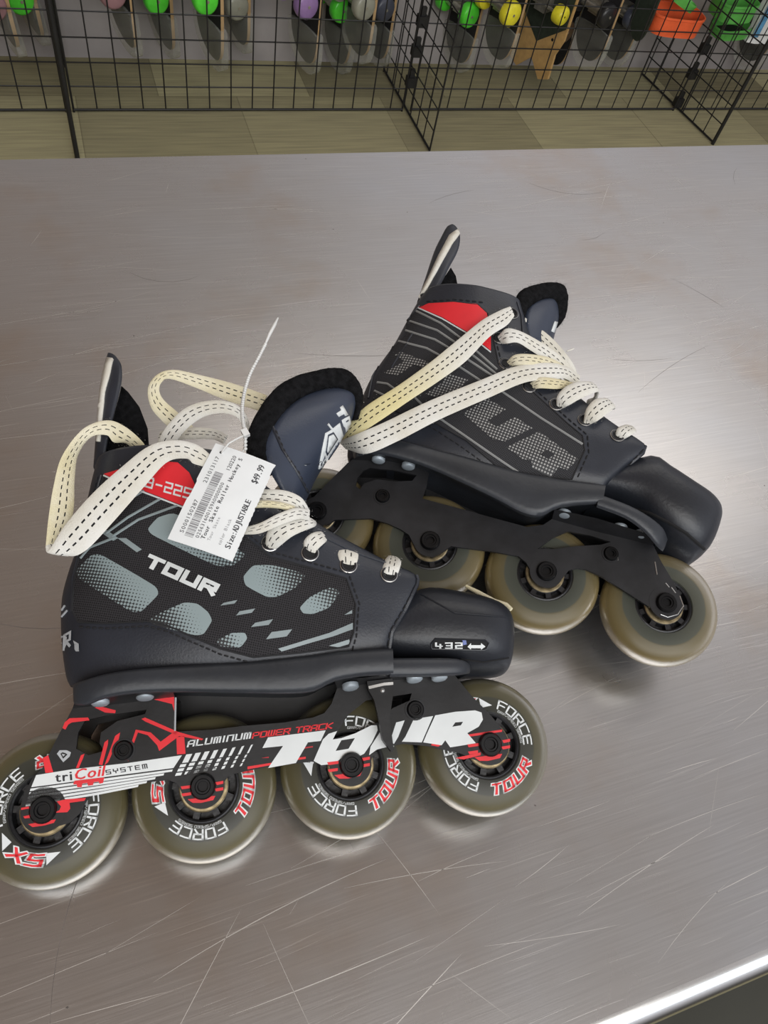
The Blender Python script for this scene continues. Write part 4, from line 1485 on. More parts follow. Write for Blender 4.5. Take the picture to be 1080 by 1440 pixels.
ribbon(mb, B, [(782, 571, 33, 794, 573, 33), (784, 556, 37, 800, 570, 37), (798, 542, 38, 814, 562, 38), (818, 536, 34, 832, 554, 34), (834, 540, 26, 842, 552, 26), (840, 556, 14, 834, 566, 14), (828, 562, 6, 826, 570, 6)], 'lace', h=1.3)
ribbon(mb, B, [(820, 594, 33, 832, 596, 33), (824, 576, 37, 840, 592, 37), (836, 562, 37, 854, 582, 37), (850, 560, 30, 864, 574, 30), (858, 566, 20, 864, 576, 20)], 'lace', h=1.3)
ribbon(mb, B, [(864, 616, 31, 876, 619, 31), (868, 603, 34, 886, 613, 34), (877, 598, 29, 894, 608, 29), (886, 599, 20, 894, 607, 20)], 'lace', h=1.2)
mb.tube([B.pl(u, v, 20) for u, v in ((797, 494), (803, 492), (807, 490))], [.5, .7, .4], 'lace', 6)
lv = [Vector(p) for p in mb.v]
fuzz(mb, lv, [Vector((random.gauss(0, 1), random.gauss(0, 1), random.gauss(0, 1))) for _ in lv], 2600, 0.7, 'lace', .05)
mb.build('lace', rb, smooth=60)

outB = [(489, 651), (500, 643), (520, 644), (560, 651), (597, 658), (603, 666), (600, 684), (594, 701), (620, 708), (650, 716), (700, 730), (741, 741), (764, 738), (776, 730), (800, 736), (833, 746), (880, 757), (919, 767), (930, 790), (945, 815), (959, 842), (961, 852),
        (954, 864), (940, 868), (928, 863), (908, 850), (875, 829), (845, 810), (825, 801), (812, 799), (800, 802), (792, 812), (780, 821), (766, 823), (753, 815), (745, 800), (740, 791), (729, 782), (690, 775), (650, 770), (634, 768), (622, 777), (608, 784), (592, 779), (583, 768), (575, 752), (563, 744), (545, 736), (522, 729), (490, 730), (471, 731), (462, 737), (450, 739), (436, 733), (430, 720), (434, 706)]
holesB = [[(500, 683), (503, 672), (511, 662), (520, 658), (552, 661), (586, 668), (580, 676), (555, 677), (530, 674), (512, 680), (506, 688)],
          [(756, 772), (778, 756), (799, 747), (830, 753), (859, 762), (845, 766), (810, 768), (780, 772)]]


def decoB(mb):
    for a, b in (((868, 775), (869, 788)), ((921, 790), (924, 808)), ((944, 826), (950, 834)), ((936, 820), (941, 826))):
        mb.tube([B.pl(*a, ZP1 + .1), B.pl(*b, ZP1 + .1)], 0.35, 'silver', 5)
    mb.tube([B.pl(u, v, ZP1 - .1) for u, v in ((956, 838), (961, 852), (953, 864), (939, 868), (929, 864))], 0.4, 'silver', 5)


make_frame(B, rb, outB, holesB, [(538, 698), (859, 779)],
           [([(494, 647), (545, 648), (600, 660)], [(506, 636), (555, 643), (604, 653)], [(532, 647), (574, 656)]),
            ([(776, 730), (833, 746), (919, 767)], [(780, 716), (840, 729), (915, 752)], [(793, 723), (872, 743), (902, 752)])], 'frame_plain', decoB, 'plain black frame with scuffed edges', [(594, 640), (785, 700), (775, 752), (592, 712)])
for x in HUBS:
    make_wheel(rb, x, 'urethane_far', 0, False)

# ================================================================== PRICE TAG tied to the front skate
ZT = 48.0
tBL, tTL, tBR, tTR = [A.pl(u, v, ZT) for u, v in ((235, 756), (303, 621), (327, 788), (388, 652))]
tc0 = (tBL + tTR) / 2
ra_tag = empty('price_tag', A.mw @ Matrix.Translation(tc0 * MM))
tag(ra_tag, 'white paper price tag with barcode and beaded nylon tie on the front skate', 'price tag')


def tp(s, t, z=0.0):
    p = tBL * (1 - s) * (1 - t) + tTL * s * (1 - t) + tBR * (1 - s) * t + tTR * s * t - tc0
    return Vector((p.x, p.y, p.z + z + 1.2 * math.sin(math.pi * t) - 2.0 * (s - .5) ** 2 * 4))


mb = MB()
ns, nt_ = 40, 12
V, Fc = [], []
for zz in (0.0, -0.35):
    for i in range(ns + 1):
        for j in range(nt_ + 1):
            s, t = i / ns, j / nt_
            if j == 0 and 0.40 < s < 0.60:
                t += 0.018
            if j == nt_:
                t -= 0.016 if 0.86 < s < 0.97 or 0.5 < s < 0.53 else (0.007 if (i % 2) else 0)
            V.append(tp(s, t, zz))
w_ = nt_ + 1
o_ = (ns + 1) * w_
for i in range(ns):
    for j in range(nt_):
        a = i * w_ + j
        Fc.append((a, a + 1, a + w_ + 1, a + w_))
        Fc.append((o_ + a, o_ + a + w_, o_ + a + w_ + 1, o_ + a + 1))
for i in range(ns):
    for j in (0, nt_):
        a, b = i * w_ + j, (i + 1) * w_ + j
        Fc.append((a, b, o_ + b, o_ + a))
for j in range(nt_):
    for i in (0, ns):
        a, b = i * w_ + j, i * w_ + j + 1
        Fc.append((a, b, o_ + b, o_ + a))
mb.add(V, Fc, 'paper')
LEN = (tTL - tBL).length
WID = (tBR - tBL).length


def tag_text(txt, s0, s1, t, h, mat, bold=0.0):
    """one fixed-pitch line running up the tag; t = middle of the line, h = cap height (share of the tag's width)"""
    n = len(txt)
    adv = (s1 - s0) / n
    base = t + h / 2
    for i, ch in enumerate(txt):
        if ch == ' ':
            continue
        vs, fs, x0, x1 = char_mesh(ch)
        sc = h / 0.70
        wch = min(adv * 0.92, (x1 - x0) * sc * WID / LEN * 1.05)
        if ch in '1Il.:':
            wch = min(adv * .45, wch)
        c = s0 + adv * (i + .5)
        for dx in ((0,) if not bold else (-bold, bold)):
            P = [tp(c - wch / 2 + wch * (x - x0) / max(1e-6, x1 - x0) + dx, base - y * sc, 0.12) for x, y in vs]
            F2 = []
            for f in fs:
                nr = (P[f[1]] - P[f[0]]).cross(P[f[2]] - P[f[0]])
                F2.append(f if nr.z >= 0 else f[::-1])
            mb.add(P, F2, mat)


tag_text('S000150287', .085, .415, .145, .062, 'ink')
tag_text('231013117', .585, .875, .135, .062, 'ink')
tag_text('025631600159A0000000', .085, .645, .388, .055, 'ink')
tag_text('120220', .767, .936, .370, .062, 'ink')
tag_text('Tour Skate Roller Hockey S', .094, .935, .470, .062, 'ink', .0012)
tag_text('Tour Skate', .097, .327, .560, .045, 'ink_grey')
tag_text('color Black', .093, .347, .722, .050, 'ink_grey')
tag_text('Size:ADJUSTABLE', .09, .574, .852, .085, 'ink', .0015)
tag_text('$49.99', .744, .943, .812, .10, 'ink', .0012)
rb_ = random.Random(3)
s = .075
while s < .725:
    wd = rb_.choice((.0045, .0045, .009, .013))
    P = [tp(s, .205, .12), tp(s, .335, .12), tp(s + wd, .335, .12), tp(s + wd, .205, .12)]
    mb.add(P, [(0, 1, 2, 3)], 'ink_grey')
    s += wd + rb_.choice((.004, .0045, .008))
ho = [tp(.924 + .014 * math.sin(a * .4488), .147 + .024 * math.cos(a * .4488), .14) for a in range(14)]
mb.add(ho, [tuple(range(14))], 'ink')
mb.build('card', ra_tag, smooth=40)

mb = MB()


def tz(u, v, z):
    return A.pl(u, v, z) - tc0


path = crom([tuple(tz(*p)) for p in ((373, 484, 33), (364, 502, 34), (352, 525, 36), (345, 546, 39), (341, 568, 43), (341, 588, 47), (344, 606, 50))], 14)
for i, p in enumerate(path):
    if i % 2 == 0:
        mb.lathe([(0.01, -1.05), (.8, -.75), (1.15, 0), (.8, .75), (0.01, 1.05)], 'nylon', 8, Vector(p))
mb.tube([Vector(p) for p in path], .55, 'nylon', 6)
mb.tube([tz(391, 447, 31), tz(386, 457, 32), tz(379, 470, 32.5), tz(372, 486, 33)], [.5, 1.1, 1.1, .6], 'nylon', 8)
mb.box(tz(345, 609, 50), (3.4, 4.2, 3.0), 'nylon', Matrix.Rotation(.4, 3, 'Z'))
mb.tube([tz(343, 612, 50), tz(333, 617, 51), tz(322, 623, 50.5), tz(314, 632, 50), tz(312, 637, 47)], .55, 'nylon', 8)
mb.tube([tz(346, 612, 49), tz(345, 622, 47), tz(343, 632, 45), tz(338, 642, 44)], .5, 'nylon', 8)
for v in (616, 621, 626, 631):
    mb.lathe([(0.01, -1.05), (.8, -.75), (1.15, 0), (.8, .75), (0.01, 1.05)], 'nylon', 8, tz(345, v, 47.5 - (v - 616) * .12))
mb.build('tie', ra_tag, smooth=60)['label'] = 'beaded clear nylon tie standing up from the tag'

# ================================================================== COUNTER
FLOOR = -1.066
mb = MB()
prof = [(0.640, -0.045), (0.690, -0.045), (0.690, -0.004), (0.6893, -0.0015), (0.6880, -0.0003), (0.6860, 0.0)]
y = 0.60
while y > -0.05:
    prof.append((y, 0.0))
    y -= 0.05
rn = 0.013
prof += [(-0.0545 - rn * math.sin(a), -rn + rn * math.cos(a)) for a in [math.radians(i * 5) for i in range(13)]]
ye, ze = prof[-1]
prof += [(ye - 0.045, ze - 0.072), (ye - 0.045, ze - 0.12), (ye - 0.040, ze - 0.12), (ye - 0.038, ze - 0.072), (0.0, -0.045)]
X0, X1 = -1.05, 1.75
n = len(prof)
V = [(x, p[0], p[1]) for x in (X0, X1) for p in prof]
Fc = [(i, (i + 1) % n, n + (i + 1) % n, n + i) for i in range(n)] + [tuple(range(n))[::-1], tuple(range(n, 2 * n))]
arc0 = next(i for i, p in enumerate(prof) if p[0] < -0.054)
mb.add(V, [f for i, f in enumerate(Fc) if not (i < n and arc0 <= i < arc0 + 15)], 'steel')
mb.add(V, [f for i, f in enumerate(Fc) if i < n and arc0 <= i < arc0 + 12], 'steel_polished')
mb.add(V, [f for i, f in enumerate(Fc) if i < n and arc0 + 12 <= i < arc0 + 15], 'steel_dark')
rs = random.Random(11)


def scratch(x, y, ang, ln, wd, bend, mat):
    k = max(2, int(ln / 0.012))
    L_, R_ = [], []
    for i in range(k + 1):
        t = i / k
        a = ang + bend * (t - .5)
        w_ = wd * math.sin(math.pi * min(1, max(0.02, t))) ** .5
        L_.append((x - math.sin(a) * w_, y + math.cos(a) * w_, 0.00004))
        R_.append((x + math.sin(a) * w_, y - math.cos(a) * w_, 0.00004))
        x += math.cos(a) * ln / k
        y += math.sin(a) * ln / k
    if min(p[1] for p in L_ + R_) < -0.05 or max(p[1] for p in L_ + R_) > 0.684:
        return
    mb.add(L_ + R_, [(i, k + 1 + i, k + 2 + i, i + 1) for i in range(k)], mat)


for _ in range(600):
    main = rs.random() < .84
    ang = rs.gauss(0.08, .15) if main else rs.uniform(-1.5, 1.5)
    scratch(rs.uniform(-.35, .85), rs.uniform(-.05, .68), ang, rs.uniform(.015, .13) * (1 if main else .6), rs.choice((.00007, .0001, .00014, .0002)), rs.gauss(0, .09), 'scratch')
for _ in range(26):
    scratch(rs.uniform(-.3, .8), rs.uniform(-.05, .68), rs.uniform(-1.6, 1.6), rs.uniform(.02, .12), .00016, rs.gauss(0, .8), 'scuff')
for _ in range(30):
    scratch(rs.uniform(-.3, .8), rs.uniform(-.05, .68), rs.uniform(-1.6, 1.6), .0015, .0005, 0, 'scuff')
counter = empty('shop_counter', Matrix.Translation((0.35, 0.3, FLOOR)))
tag(counter, 'scratched brushed stainless steel shop counter under the skates', 'counter')
ct = mb.build('countertop', None, smooth=30, scale=1)
mb = MB()
mb.box((0.35, 0.31, (FLOOR - 0.045) / 2), (2.6, 0.60, -0.045 - FLOOR), 'frame_plain')
cbod = mb.build('cabinet_body', None, smooth=0, scale=1)
bpy.context.view_layer.update()
for o in (ct, cbod):
    o.parent = counter
    o.matrix_parent_inverse = counter.matrix_world.inverted()

# ================================================================== ROOM
mb = MB()
mb.add([(-4, -2.5, FLOOR), (7, -2.5, FLOOR), (7, 3.05, FLOOR), (-4, 3.05, FLOOR)], [(0, 1, 2, 3)], 'carpet')
tag(mb.build('floor', None, smooth=0, scale=1), kind='structure')
mb = MB()
mb.box((1.5, 3.07, FLOOR + 0.8), (11, 0.06, 1.6), 'wall')
tag(mb.build('wall_back', None, smooth=0, scale=1), kind='structure')

# ------------------------------------------------------------------ gridwall
YG, ZB, ST = 2.678, -1.058, 0.0762


def grid_panel(p0, p1, height, posts=(True, True), label='', group='black gridwall panels', clips=()):
    """one welded wire panel standing between two floor points"""
    a, b = Vector((p0[0], p0[1], ZB)), Vector((p1[0], p1[1], ZB))
    d = (b - a)
    ln = d.length
    d.normalize()
    nv = Vector((d.y, -d.x, 0))
    rot = math.atan2(d.y, d.x)
    root = empty('gridwall_panel', Matrix.Translation((a.x, a.y, FLOOR)) @ Matrix.Rotation(rot, 4, 'Z'))
    tag(root, label, 'gridwall', group)
    z0 = ZB - FLOOR
    mb = MB()
    k = 1
    while k * ST < ln - 0.02:
        mb.tube([(k * ST, 0, z0), (k * ST, 0, z0 + height)], 0.0024, 'wire', 6)
        k += 1
    k = 1
    while k * ST < height:
        mb.tube([(0, 0.004, z0 + k * ST), (ln, 0.004, z0 + k * ST)], 0.0024, 'wire', 6)
        k += 1
    mb.build('wire_mesh', root, smooth=60, scale=1)
    mb = MB()
    mb.tube([(0, 0, z0), (ln, 0, z0)], 0.0042, 'wire', 8)
    mb.tube([(0, 0, z0 + height), (ln, 0, z0 + height)], 0.0042, 'wire', 8)
    for on, x in zip(posts, (0, ln)):
        r = 0.0075 if on else 0.0035
        mb.tube([(x, 0, 0), (x, 0, z0 + height)], r, 'wire', 8)
    mb.build('rim', root, smooth=60, scale=1)
    for z in clips:
        mb = MB()
        mb.box((0, 0, 0), (0.030, 0.034, 0.036), 'wire')
        mb.box((0, 0, 0.03), (0.014, 0.018, 0.03), 'wire')
        c = mb.build('clip', root, smooth=0, scale=1)
        c.location = (ln / 2, 0, z0 + z)
    return root


HG = 1.22
grid_panel((-1.25, YG), (-0.047, YG), HG, (False, False), 'long black gridwall section at the far left, before the first divider')
grid_panel((-0.023, YG), (1.170, YG), HG, (False, False), 'long black gridwall section between the first and second dividers, behind the tagged skate')
grid_panel((1.206, YG), (2.440, YG), HG, (False, False), 'long black gridwall section between second and third dividers, under the yellow wheels')
grid_panel((2.486, YG), (3.60, YG), HG, (False, False), 'long black gridwall section at the far right, past the last divider')
grid_panel((-0.035, 2.400), (-0.035, 2.972), HG, (True, True), 'black gridwall divider seen edge-on at the left as one thick upright')
grid_panel((1.188, 2.403), (1.188, 2.972), HG, (False, False), 'black slanting gridwall divider near the middle, between green and yellow wheels', clips=(0.10, 0.21, 0.31))
grid_panel((2.490, 2.420), (2.437, 2.972), HG, (True, False), 'black gridwall divider at the right, under the orange and green trays', clips=(0.02, 0.14, 0.24))


# ------------------------------------------------------------------ skateboards hung behind the grid
def wheel_colour(name, col, clear=False):
    if name not in M:
        M[name] = plain(name, col, 0.3, var=0.08)
        if clear:
            for nd in M[name].node_tree.nodes:
                if nd.type == 'BSDF_PRINCIPLED':
                    nd.inputs['Transmission Weight'].default_value = 0.35
    return name


wheel_colour('green_wheel', (0.10, 0.72, 0.05))
wheel_colour('yellow_wheel', (0.80, 0.72, 0.04))
wheel_colour('clear_wheel', (0.42, 0.42, 0.34), True)
wheel_colour('purple_wheel', (0.42, 0.26, 0.55), True)
wheel_colour('pink_wheel', (0.45, 0.25, 0.27), True)
wheel_colour('slate_wheel', (0.10, 0.11, 0.15), True)
wheel_colour('black_wheel', (0.02, 0.02, 0.022))
wheel_colour('brown_wheel', (0.10, 0.06, 0.035))
M['orange'] = plain('orange_plastic', (0.95, 0.15, 0.05), 0.35, var=0.05)
M['green'] = plain('green_plastic', (0.13, 0.52, 0.10), 0.35, var=0.05)
M['tan'] = plain('tan_card', (0.50, 0.31, 0.12), 0.6, var=0.1)
M['darkgreen'] = plain('dark_green_grip', (0.025, 0.035, 0.025), 0.6)
M['blue'] = plain('blue_print', (0.10, 0.30, 0.52), 0.5)
DW = 0.165
YB = 2.83


def deck_outline(w, length, nose=0.13, tail=0.13, swallow=False):
    P = []
    if swallow:
        P += [(-w * .5, .20), (-w * .46, .05), (-w * .34, .0), (0, .075), (w * .34, .0), (w * .46, .05), (w * .5, .20)]
    else:
        for i in range(17):
            a = math.pi + math.pi * i / 16
            P.append((w / 2 * math.copysign(abs(math.cos(a)) ** .85, math.cos(a)), nose + nose * math.sin(a)))
    for i in range(17):
        a = math.pi * i / 16
        P.append((w / 2 * math.cos(a), length - tail + tail * math.sin(a)))
    return P


def deck_mesh(mb, P, th, lower, edge, kick=0.028, lo=0.0, face2=None):
    """board standing on its nose: outline in (y, z), thickness along x, nose kicked to +x"""
    def kx(z):
        return kick * max(0, (0.17 - z) / 0.17) ** 2 if z < 0.17 else 0
    # strips between horizontal cuts
    zs = [lo + (max(p[1] for p in P) - lo) * t for t in [0, .004, .01, .02, .035, .055, .08, .11, .15, .2, .3, .5, .7, .85, .92, .96, .985, .997, 1]]
    rows = []
    for z in zs:
        ys = []
        for a, b in zip(P, P[1:] + P[:1]):
            if (a[1] - z) * (b[1] - z) < 0:
                ys.append(a[0] + (b[0] - a[0]) * (z - a[1]) / (b[1] - a[1]))
        if len(ys) < 2:
            q = min(P, key=lambda p: abs(p[1] - z))
            ys = [q[0] - .004, q[0] + .004]
        rows.append((z, min(ys), max(ys)))
    V, Fl, Ft, Fe = [], [], [], []
    for z, y0, y1 in rows:
        for x in (-th / 2, th / 2):
            for yy in (y0, y1):
                V.append((x + kx(z), yy, z))
    for i in range(len(rows) - 1):
        a, b = 4 * i, 4 * (i + 1)
        Fl.append((a, b, b + 1, a + 1))
        Ft.append((a + 2, a + 3, b + 3, b + 2))
        Fe += [(a, a + 2, b + 2, b), (a + 1, b + 1, b + 3, a + 3)]
    Fe += [(0, 1, 3, 2), tuple(len(V) - 4 + i for i in (0, 2, 3, 1))]
    mb.add(V, Fl, lower)
    mb.add(V, Ft, face2 or 'grip')
    mb.add(V, Fe, edge)


def board(tip, colour, wheel_px, label, turn=20, lower='grip', wrap=True, wr=0.043, ww=0.040, width=DW, th=0.012, yb=YB, wheels=True, edge='maple', up=0.045):
    P0 = at_y(tip[0], tip[1], yb)
    mw = Matrix.Translation(P0) @ Matrix.Rotation(math.radians(turn), 4, 'Z')
    root = empty('skateboard' if wheels else 'skateboard_deck', mw)
    tag(root, label, 'skateboard' if wheels else 'skateboard deck', 'skateboards hung behind the gridwall')
    mb = MB()
    o = up if wrap else 0.0
    deck_mesh(mb, [(y, z + o) for y, z in deck_outline(width, 0.76)], th, lower, edge, lo=o)
    mb.build('deck', root, smooth=30, scale=1)
    if wrap:
        mb = MB()
        deck_mesh(mb, deck_outline(width + .016, 0.17, tail=0.01), th + .016, 'film', 'film', face2='film')
        mb.build('plastic_wrap', root, smooth=30, scale=1)['label'] = 'clear plastic wrap over the nose'
    if wheels:
        W = mw.inverted() @ at_y(wheel_px[0], wheel_px[1], yb - width / 2 - .02)
        wx, wz = max(-0.056, min(W.x, -0.045)), max(W.z, 0.1)
        for zz in (wz, 0.76 + o - wz + .05):
            t = MB()
            t.box((wx * .45, 0, zz), (abs(wx) * .85, .05, .05), 'truck')
            t.tube([(wx, -width / 2 - .01, zz), (wx, width / 2 + .01, zz)], .005, 'truck', 8)
            t.tube([(wx, -.055, zz), (wx, .055, zz)], .014, 'truck', 10)
            tr = t.build('truck', root, smooth=40, scale=1)
            for s in (-1, 1):
                m2 = MB()
                R = Matrix.Rotation(math.radians(90 * s), 3, 'X')
                h = ww / 2
                m2.lathe([(.004, -h), (wr * .8, -h), (wr * .95, -h * .75), (wr, -h * .3), (wr, h * .3), (wr * .93, h * .8), (wr * .6, h), (wr * .34, h * .9), (wr * .3, h * .35), (.004, h * .35)], colour, 28, (0, 0, 0), R)
                m2.lathe([(wr * .30, h * .4), (wr * .16, h * .45), (wr * .14, h * .9), (.001, h * .9)], 'bolt', 14, (0, 0, 0), R)
                wl = m2.build('wheel', root, smooth=50, scale=1)
                wl.location = (wx, s * (width / 2 - .012), zz)
    return root


T = [((16, 78), 'pink_wheel', (0, 12), 'wrapped skateboard with pinkish wheels at the far left edge'),
     ((50, 62), 'green_wheel', (48, 4), 'skateboard with a green wheel just left of the thick upright'),
     ((178, 78), 'pink_wheel', (122, -8), 'wrapped black skateboard just right of the thick upright'),
     ((231, 80), 'green_wheel', (223, 3), 'green-wheeled skateboard, first one right of the thick upright'),
     ((297, 98), 'green_wheel', (272, 2), 'green-wheeled black skateboard with the lowest wrapped nose of the left bay'),
     ((333, 73), 'clear_wheel', (353, 13), 'skateboard with a smoky clear wheel beside the purple one'),
     ((425, 102), 'purple_wheel', (381, 8), 'wide black skateboard whose lilac wheel hangs alone'),
     ((470, 102), 'green_wheel', (481, 16), 'wrapped black skateboard with a round green wheel on its face, right of the wide one'),
     ((497, 88), 'clear_wheel', (527, 13), 'skateboard with a cloudy yellowish clear wheel, left of the middle divider'),
     ((523, 92), 'slate_wheel', (561, 16), 'skateboard with a slate wheel behind the middle divider'),
     ((636, 100), 'green_wheel', (640, 23), 'skateboard with a green wheel seen through the middle divider'),
     ((690, 96), 'yellow_wheel', (698, 21), 'wrapped skateboard with a yellow wheel, nearest the middle divider'),
     ((815, 97), 'black_wheel', (818, 23), 'wrapped skateboard with a black wheel, right of the fish-tailed board'),
     ((852, 93), 'slate_wheel', (881, 27), 'skateboard with a dark grey wheel, left of the orange tray'),
     ((770, 90), 'brown_wheel', (794, 46), 'dark skateboard with a brown block wheel beside the fish-tailed board')]
for tip, col, wp, lab in T:
    board(tip, col, wp, lab, yb=2.965 if tip[0] == 770 else 2.957 if tip[0] in (50, 231, 333, 470, 523, 636, 852) else 2.799, wrap=col != 'brown_wheel', up=0.03 if tip[1] < 95 else 0.038)
board((888, 58), None, None, 'dark green deck without wrap, hanging next to the orange tray', lower='darkgreen', wheels=False, wrap=False, edge='darkgreen', yb=2.79, width=.10)
board((1040, 98), None, None, 'wrapped black deck hanging under the white net bag at the right', wheels=False, yb=2.92)

# fish-tailed longboard
P0 = at_y(742, 101, 2.83)
root = empty('longboard', Matrix.Translation(P0) @ Matrix.Rotation(math.radians(26), 4, 'Z'))
tag(root, 'fish-tailed longboard with bare wood tail, dark green face and a yellow wheel', 'longboard', 'skateboards hung behind the gridwall')
mb = MB()
Pl = [(-.12, .85), (-.12, .17), (-.10, .11), (-.105, .02), (-.06, .0), (0, .06), (.06, .0), (.105, .02), (.10, .11), (.12, .17), (.12, .85)]
V = [(x, y, z) for x in (-.006, .006) for y, z in Pl]
n = len(Pl)
tess = geometry.tessellate_polygon([[Vector((y, z, 0)) for y, z in Pl]])
mb.add(V, [tuple(t) for t in tess] + [tuple(i + n for i in t) for t in tess] + [(i, (i + 1) % n, n + (i + 1) % n, n + i) for i in range(n)], 'tan')
Pg = [(-.115, .84), (-.115, .21), (0, .12), (.115, .21), (.115, .84)]
mb.add([(-.0068, y, z) for y, z in Pg], [(0, 1, 2, 3, 4)], 'darkgreen')
mb.add([(-.0068, -.07 + .006 * math.cos(a), .155 + .006 * math.sin(a)) for a in [i * .7854 for i in range(8)]], [tuple(range(8))], 'void')
mb.build('deck', root, smooth=0, scale=1)
W = (root.matrix_world.inverted() if False else (Matrix.Translation(P0) @ Matrix.Rotation(math.radians(26), 4, 'Z')).inverted()) @ at_y(750, 16, 2.74)
for zz in (W.z, .66):
    t = MB()
    t.box((-.03, 0, zz), (.05, .05, .05), 'truck')
    t.tube([(-.05, -.105, zz), (-.05, .105, zz)], .006, 'truck', 8)
    t.build('truck', root, smooth=40, scale=1)
    for s in (-1, 1):
        m2 = MB()
        R = Matrix.Rotation(math.radians(90 * s), 3, 'X')
        wr, h = .033, .023
        m2.lathe([(.004, -h), (wr * .8, -h), (wr * .95, -h * .75), (wr, -h * .3), (wr, h * .3), (wr * .93, h * .8), (wr * .6, h), (wr * .34, h * .9), (wr * .3, h * .35), (.004, h * .35)], 'yellow_wheel', 28, (0, 0, 0), R)
        wl = m2.build('wheel', root, smooth=50, scale=1)
        wl.location = (-.05, s * .095, zz)


# coloured plastic trays
def tray(px, y, rx, ry, hgt, mat, rot, tilt, label, inner='void'):
    c = at_y(px[0], px[1], y)
    root = empty('plastic_tray', Matrix.Translation(c) @ Matrix.Rotation(rot, 4, 'Z') @ Matrix.Rotation(tilt, 4, 'Y'))
    tag(root, label, 'tray', 'orange and green plastic trays hung on the grid')
    mb = MB()
    n = 40
    V, F = [], []
    for k in range(n):
        a = 2 * math.pi * k / n
        ca, sa = math.cos(a), math.sin(a)
        ca, sa = math.copysign(abs(ca) ** .6, ca), math.copysign(abs(sa) ** .6, sa)
        for f, z in ((.94, 0), (1.0, hgt), (1.04, hgt), (1.04, hgt - .008), (1.01, hgt - .010), (.96, -.004)):
            V.append((rx * f * ca, ry * f * sa, z))
    for k in range(n):
        j = (k + 1) % n
        for q in range(6):
            p = (q + 1) % 6
            F.append((k * 6 + q, j * 6 + q, j * 6 + p, k * 6 + p))
    mb.add(V, F, mat)
    mb.build('wall_band', root, smooth=40, scale=1)
    mb = MB()
    mb.add([(V[k * 6][0], V[k * 6][1], .004) for k in range(n)], [tuple(range(n))], inner)
    mb.build('tray_floor', root, smooth=0, scale=1)
    return root


tray((942, 40), 2.78, .112, .075, .066, 'orange', -.1, .0, 'lower orange plastic tray, dark inside, hanging left of the green ones')
tray((940, 14), 2.93, .10, .055, .040, 'orange', -.15, .42, 'slanting orange plastic tray leaning across the lower one')
tray((1024, 46), 2.78, .080, .060, .035, 'green', .0, -.1, 'low green plastic tray tucked under the slanting orange one')
tray((1026, 20), 2.77, .085, .075, .060, 'green', .0, -.05, 'upper green plastic tray at the right', 'clear_wheel')
tray((958, 6), 2.78, .055, .030, .026, 'green', -.2, .35, 'small green ring tray lying in the orange one')
mb = MB()
c = at_y(1080, 26, 2.735)
V = [(x * .06 * (1 + .1 * math.sin(z * 9)), y * .03, z * .17) for z in (-.5, -.2, .1, .4, .7) for x, y in ((-1, -.6), (-.5, -1), (.5, -1), (1, -.6), (1, .6), (0, 1), (-1, .6))]
F = [(i * 7 + k, i * 7 + (k + 1) % 7, (i + 1) * 7 + (k + 1) % 7, (i + 1) * 7 + k) for i in range(4) for k in range(7)] + [tuple(range(7))[::-1], tuple(28 + k for k in range(7))]
mb.add([(x, y, z) for x, y, z in V], F, 'paper')
mb.add([(-.0625 + .03 * i, -.034 + .002 * abs(i - 2), .0 + dz) for i in (0, 1) for dz in (-.06, .12)], [(0, 1, 3, 2)], 'blue')
o = mb.build('net_bag', None, smooth=30, scale=1)
o.location = c
tag(o, 'white bag with a blue stripe hanging at the far right edge', 'bag')

# ================================================================== LIGHT
wd = bpy.data.worlds.new('shop_interior')
SC.world = wd
wd.use_nodes = True
nt = wd.node_tree
nt.nodes.clear()
wo = nt.nodes.new('ShaderNodeOutputWorld')
bg = nt.nodes.new('ShaderNodeBackground')
L(nt, bg.outputs[0], wo.inputs[0])
tc = nt.nodes.new('ShaderNodeTexCoord')
sp = nt.nodes.new('ShaderNodeSeparateXYZ')
L(nt, tc.outputs['Generated'], sp.inputs[0])
# left-right change of the ceiling: warm brown on the left, pale grey to the right
zz_ = N(nt, 'ShaderNodeMath', operation='MULTIPLY_ADD')
L(nt, sp.outputs[2], zz_.inputs[0])
zz_.inputs[1].default_value = -0.7
zz_.inputs[2].default_value = 0.525
sx_ = N(nt, 'ShaderNodeMath', operation='ADD')
L(nt, sp.outputs[0], sx_.inputs[0])
L(nt, zz_.outputs[0], sx_.inputs[1])
cx = N(nt, 'ShaderNodeMapRange')
cx.inputs['From Min'].default_value = -0.35
cx.inputs['From Max'].default_value = 0.75
L(nt, sx_.outputs[0], cx.inputs['Value'])
ceil_c = ramp(nt, cx.outputs[0], [(0.0, (0.16, 0.105, 0.068)), (0.2, (0.205, 0.16, 0.13)), (0.38, (0.27, 0.24, 0.225)), (0.62, (0.35, 0.33, 0.32)), (1.0, (0.64, 0.64, 0.68))])
nz = N(nt, 'ShaderNodeTexNoise', Scale=2.2, Detail=2.0)
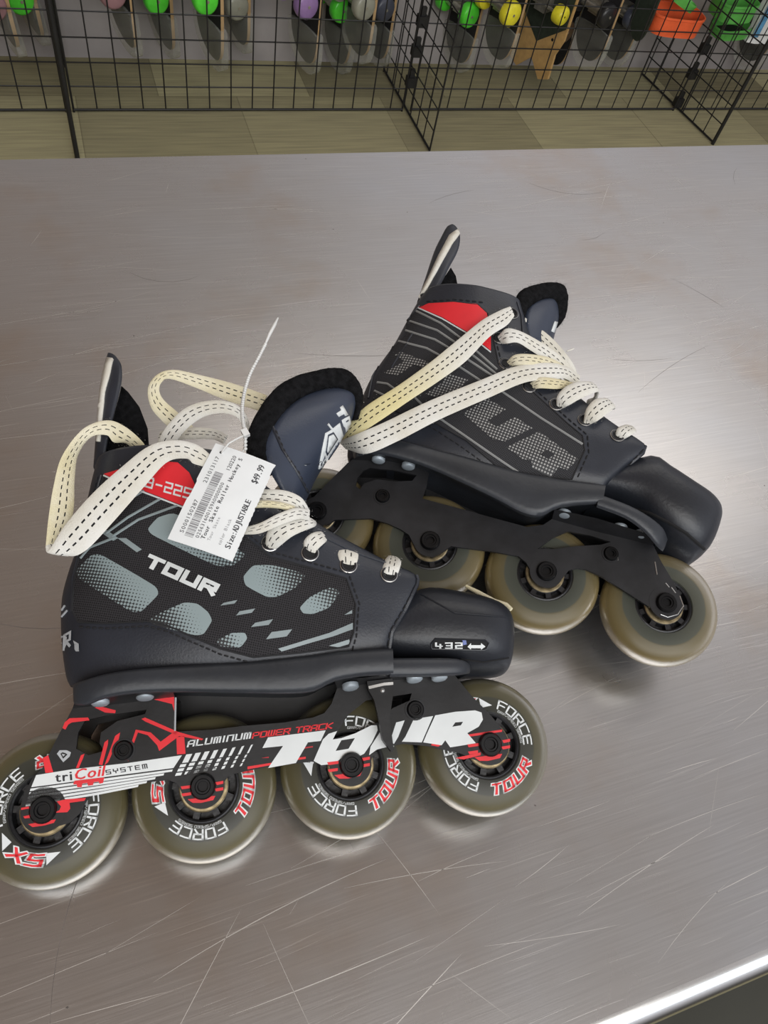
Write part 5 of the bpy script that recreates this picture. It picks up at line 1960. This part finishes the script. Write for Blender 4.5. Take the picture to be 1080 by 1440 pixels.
L(nt, tc.outputs['Generated'], nz.inputs['Vector'])
nr = ramp(nt, nz.outputs['Fac'], [(0.3, (0.72, 0.68, 0.64)), (0.7, (1.2, 1.2, 1.22))])
mx = N(nt, 'ShaderNodeMix', data_type='RGBA', blend_type='MULTIPLY')
mx.inputs['Factor'].default_value = 1.0
L(nt, ceil_c.outputs[0], mx.inputs['A'])
L(nt, nr.outputs[0], mx.inputs['B'])
ez = N(nt, 'ShaderNodeMapRange')
ez.inputs['From Min'].default_value = -0.15
ez.inputs['From Max'].default_value = 0.35
L(nt, sp.outputs[2], ez.inputs['Value'])
m2 = N(nt, 'ShaderNodeMix', data_type='RGBA')
L(nt, ez.outputs[0], m2.inputs['Factor'])
m2.inputs['A'].default_value = (0.05, 0.045, 0.04, 1)
L(nt, mx.outputs['Result'], m2.inputs['B'])
L(nt, m2.outputs['Result'], bg.inputs['Color'])
bg.inputs['Strength'].default_value = 1.0


def area(name, loc, target, sx, sy, power, col):
    l = bpy.data.lights.new(name, 'AREA')
    l.shape = 'RECTANGLE'
    l.size, l.size_y = sx, sy
    l.energy = power
    l.color = col
    o = bpy.data.objects.new(name, l)
    COL.objects.link(o)
    o.location = loc
    o.rotation_euler = (Vector(target) - Vector(loc)).to_track_quat('-Z', 'Y').to_euler()
    return o


area('shop_window_light', (0.1, -2.2, 1.9), (0.1, 0.2, 0), 4.6, 1.5, 42, (0.84, 0.92, 1.0))
area('overhead_panel_light', (0.0, -1.35, 2.2), (0.2, 0.1, 0), 2.4, 1.2, 40, (1.0, 0.98, 0.95))
area('ceiling_panel_light', (1.4, 1.6, 2.2), (1.4, 2.4, -1), 2.4, 1.2, 17, (1.0, 0.96, 0.90))
area('aisle_fill_light', (1.2, 0.85, -0.10), (1.2, 2.9, -0.9), 3.6, 0.25, 14, (1.0, 0.97, 0.92))  # unseen fill added below counter height to brighten the floor and wall beyond
SC.view_settings.view_transform = 'Standard'
SC.view_settings.look = 'None'
SC.view_settings.exposure = 0.0
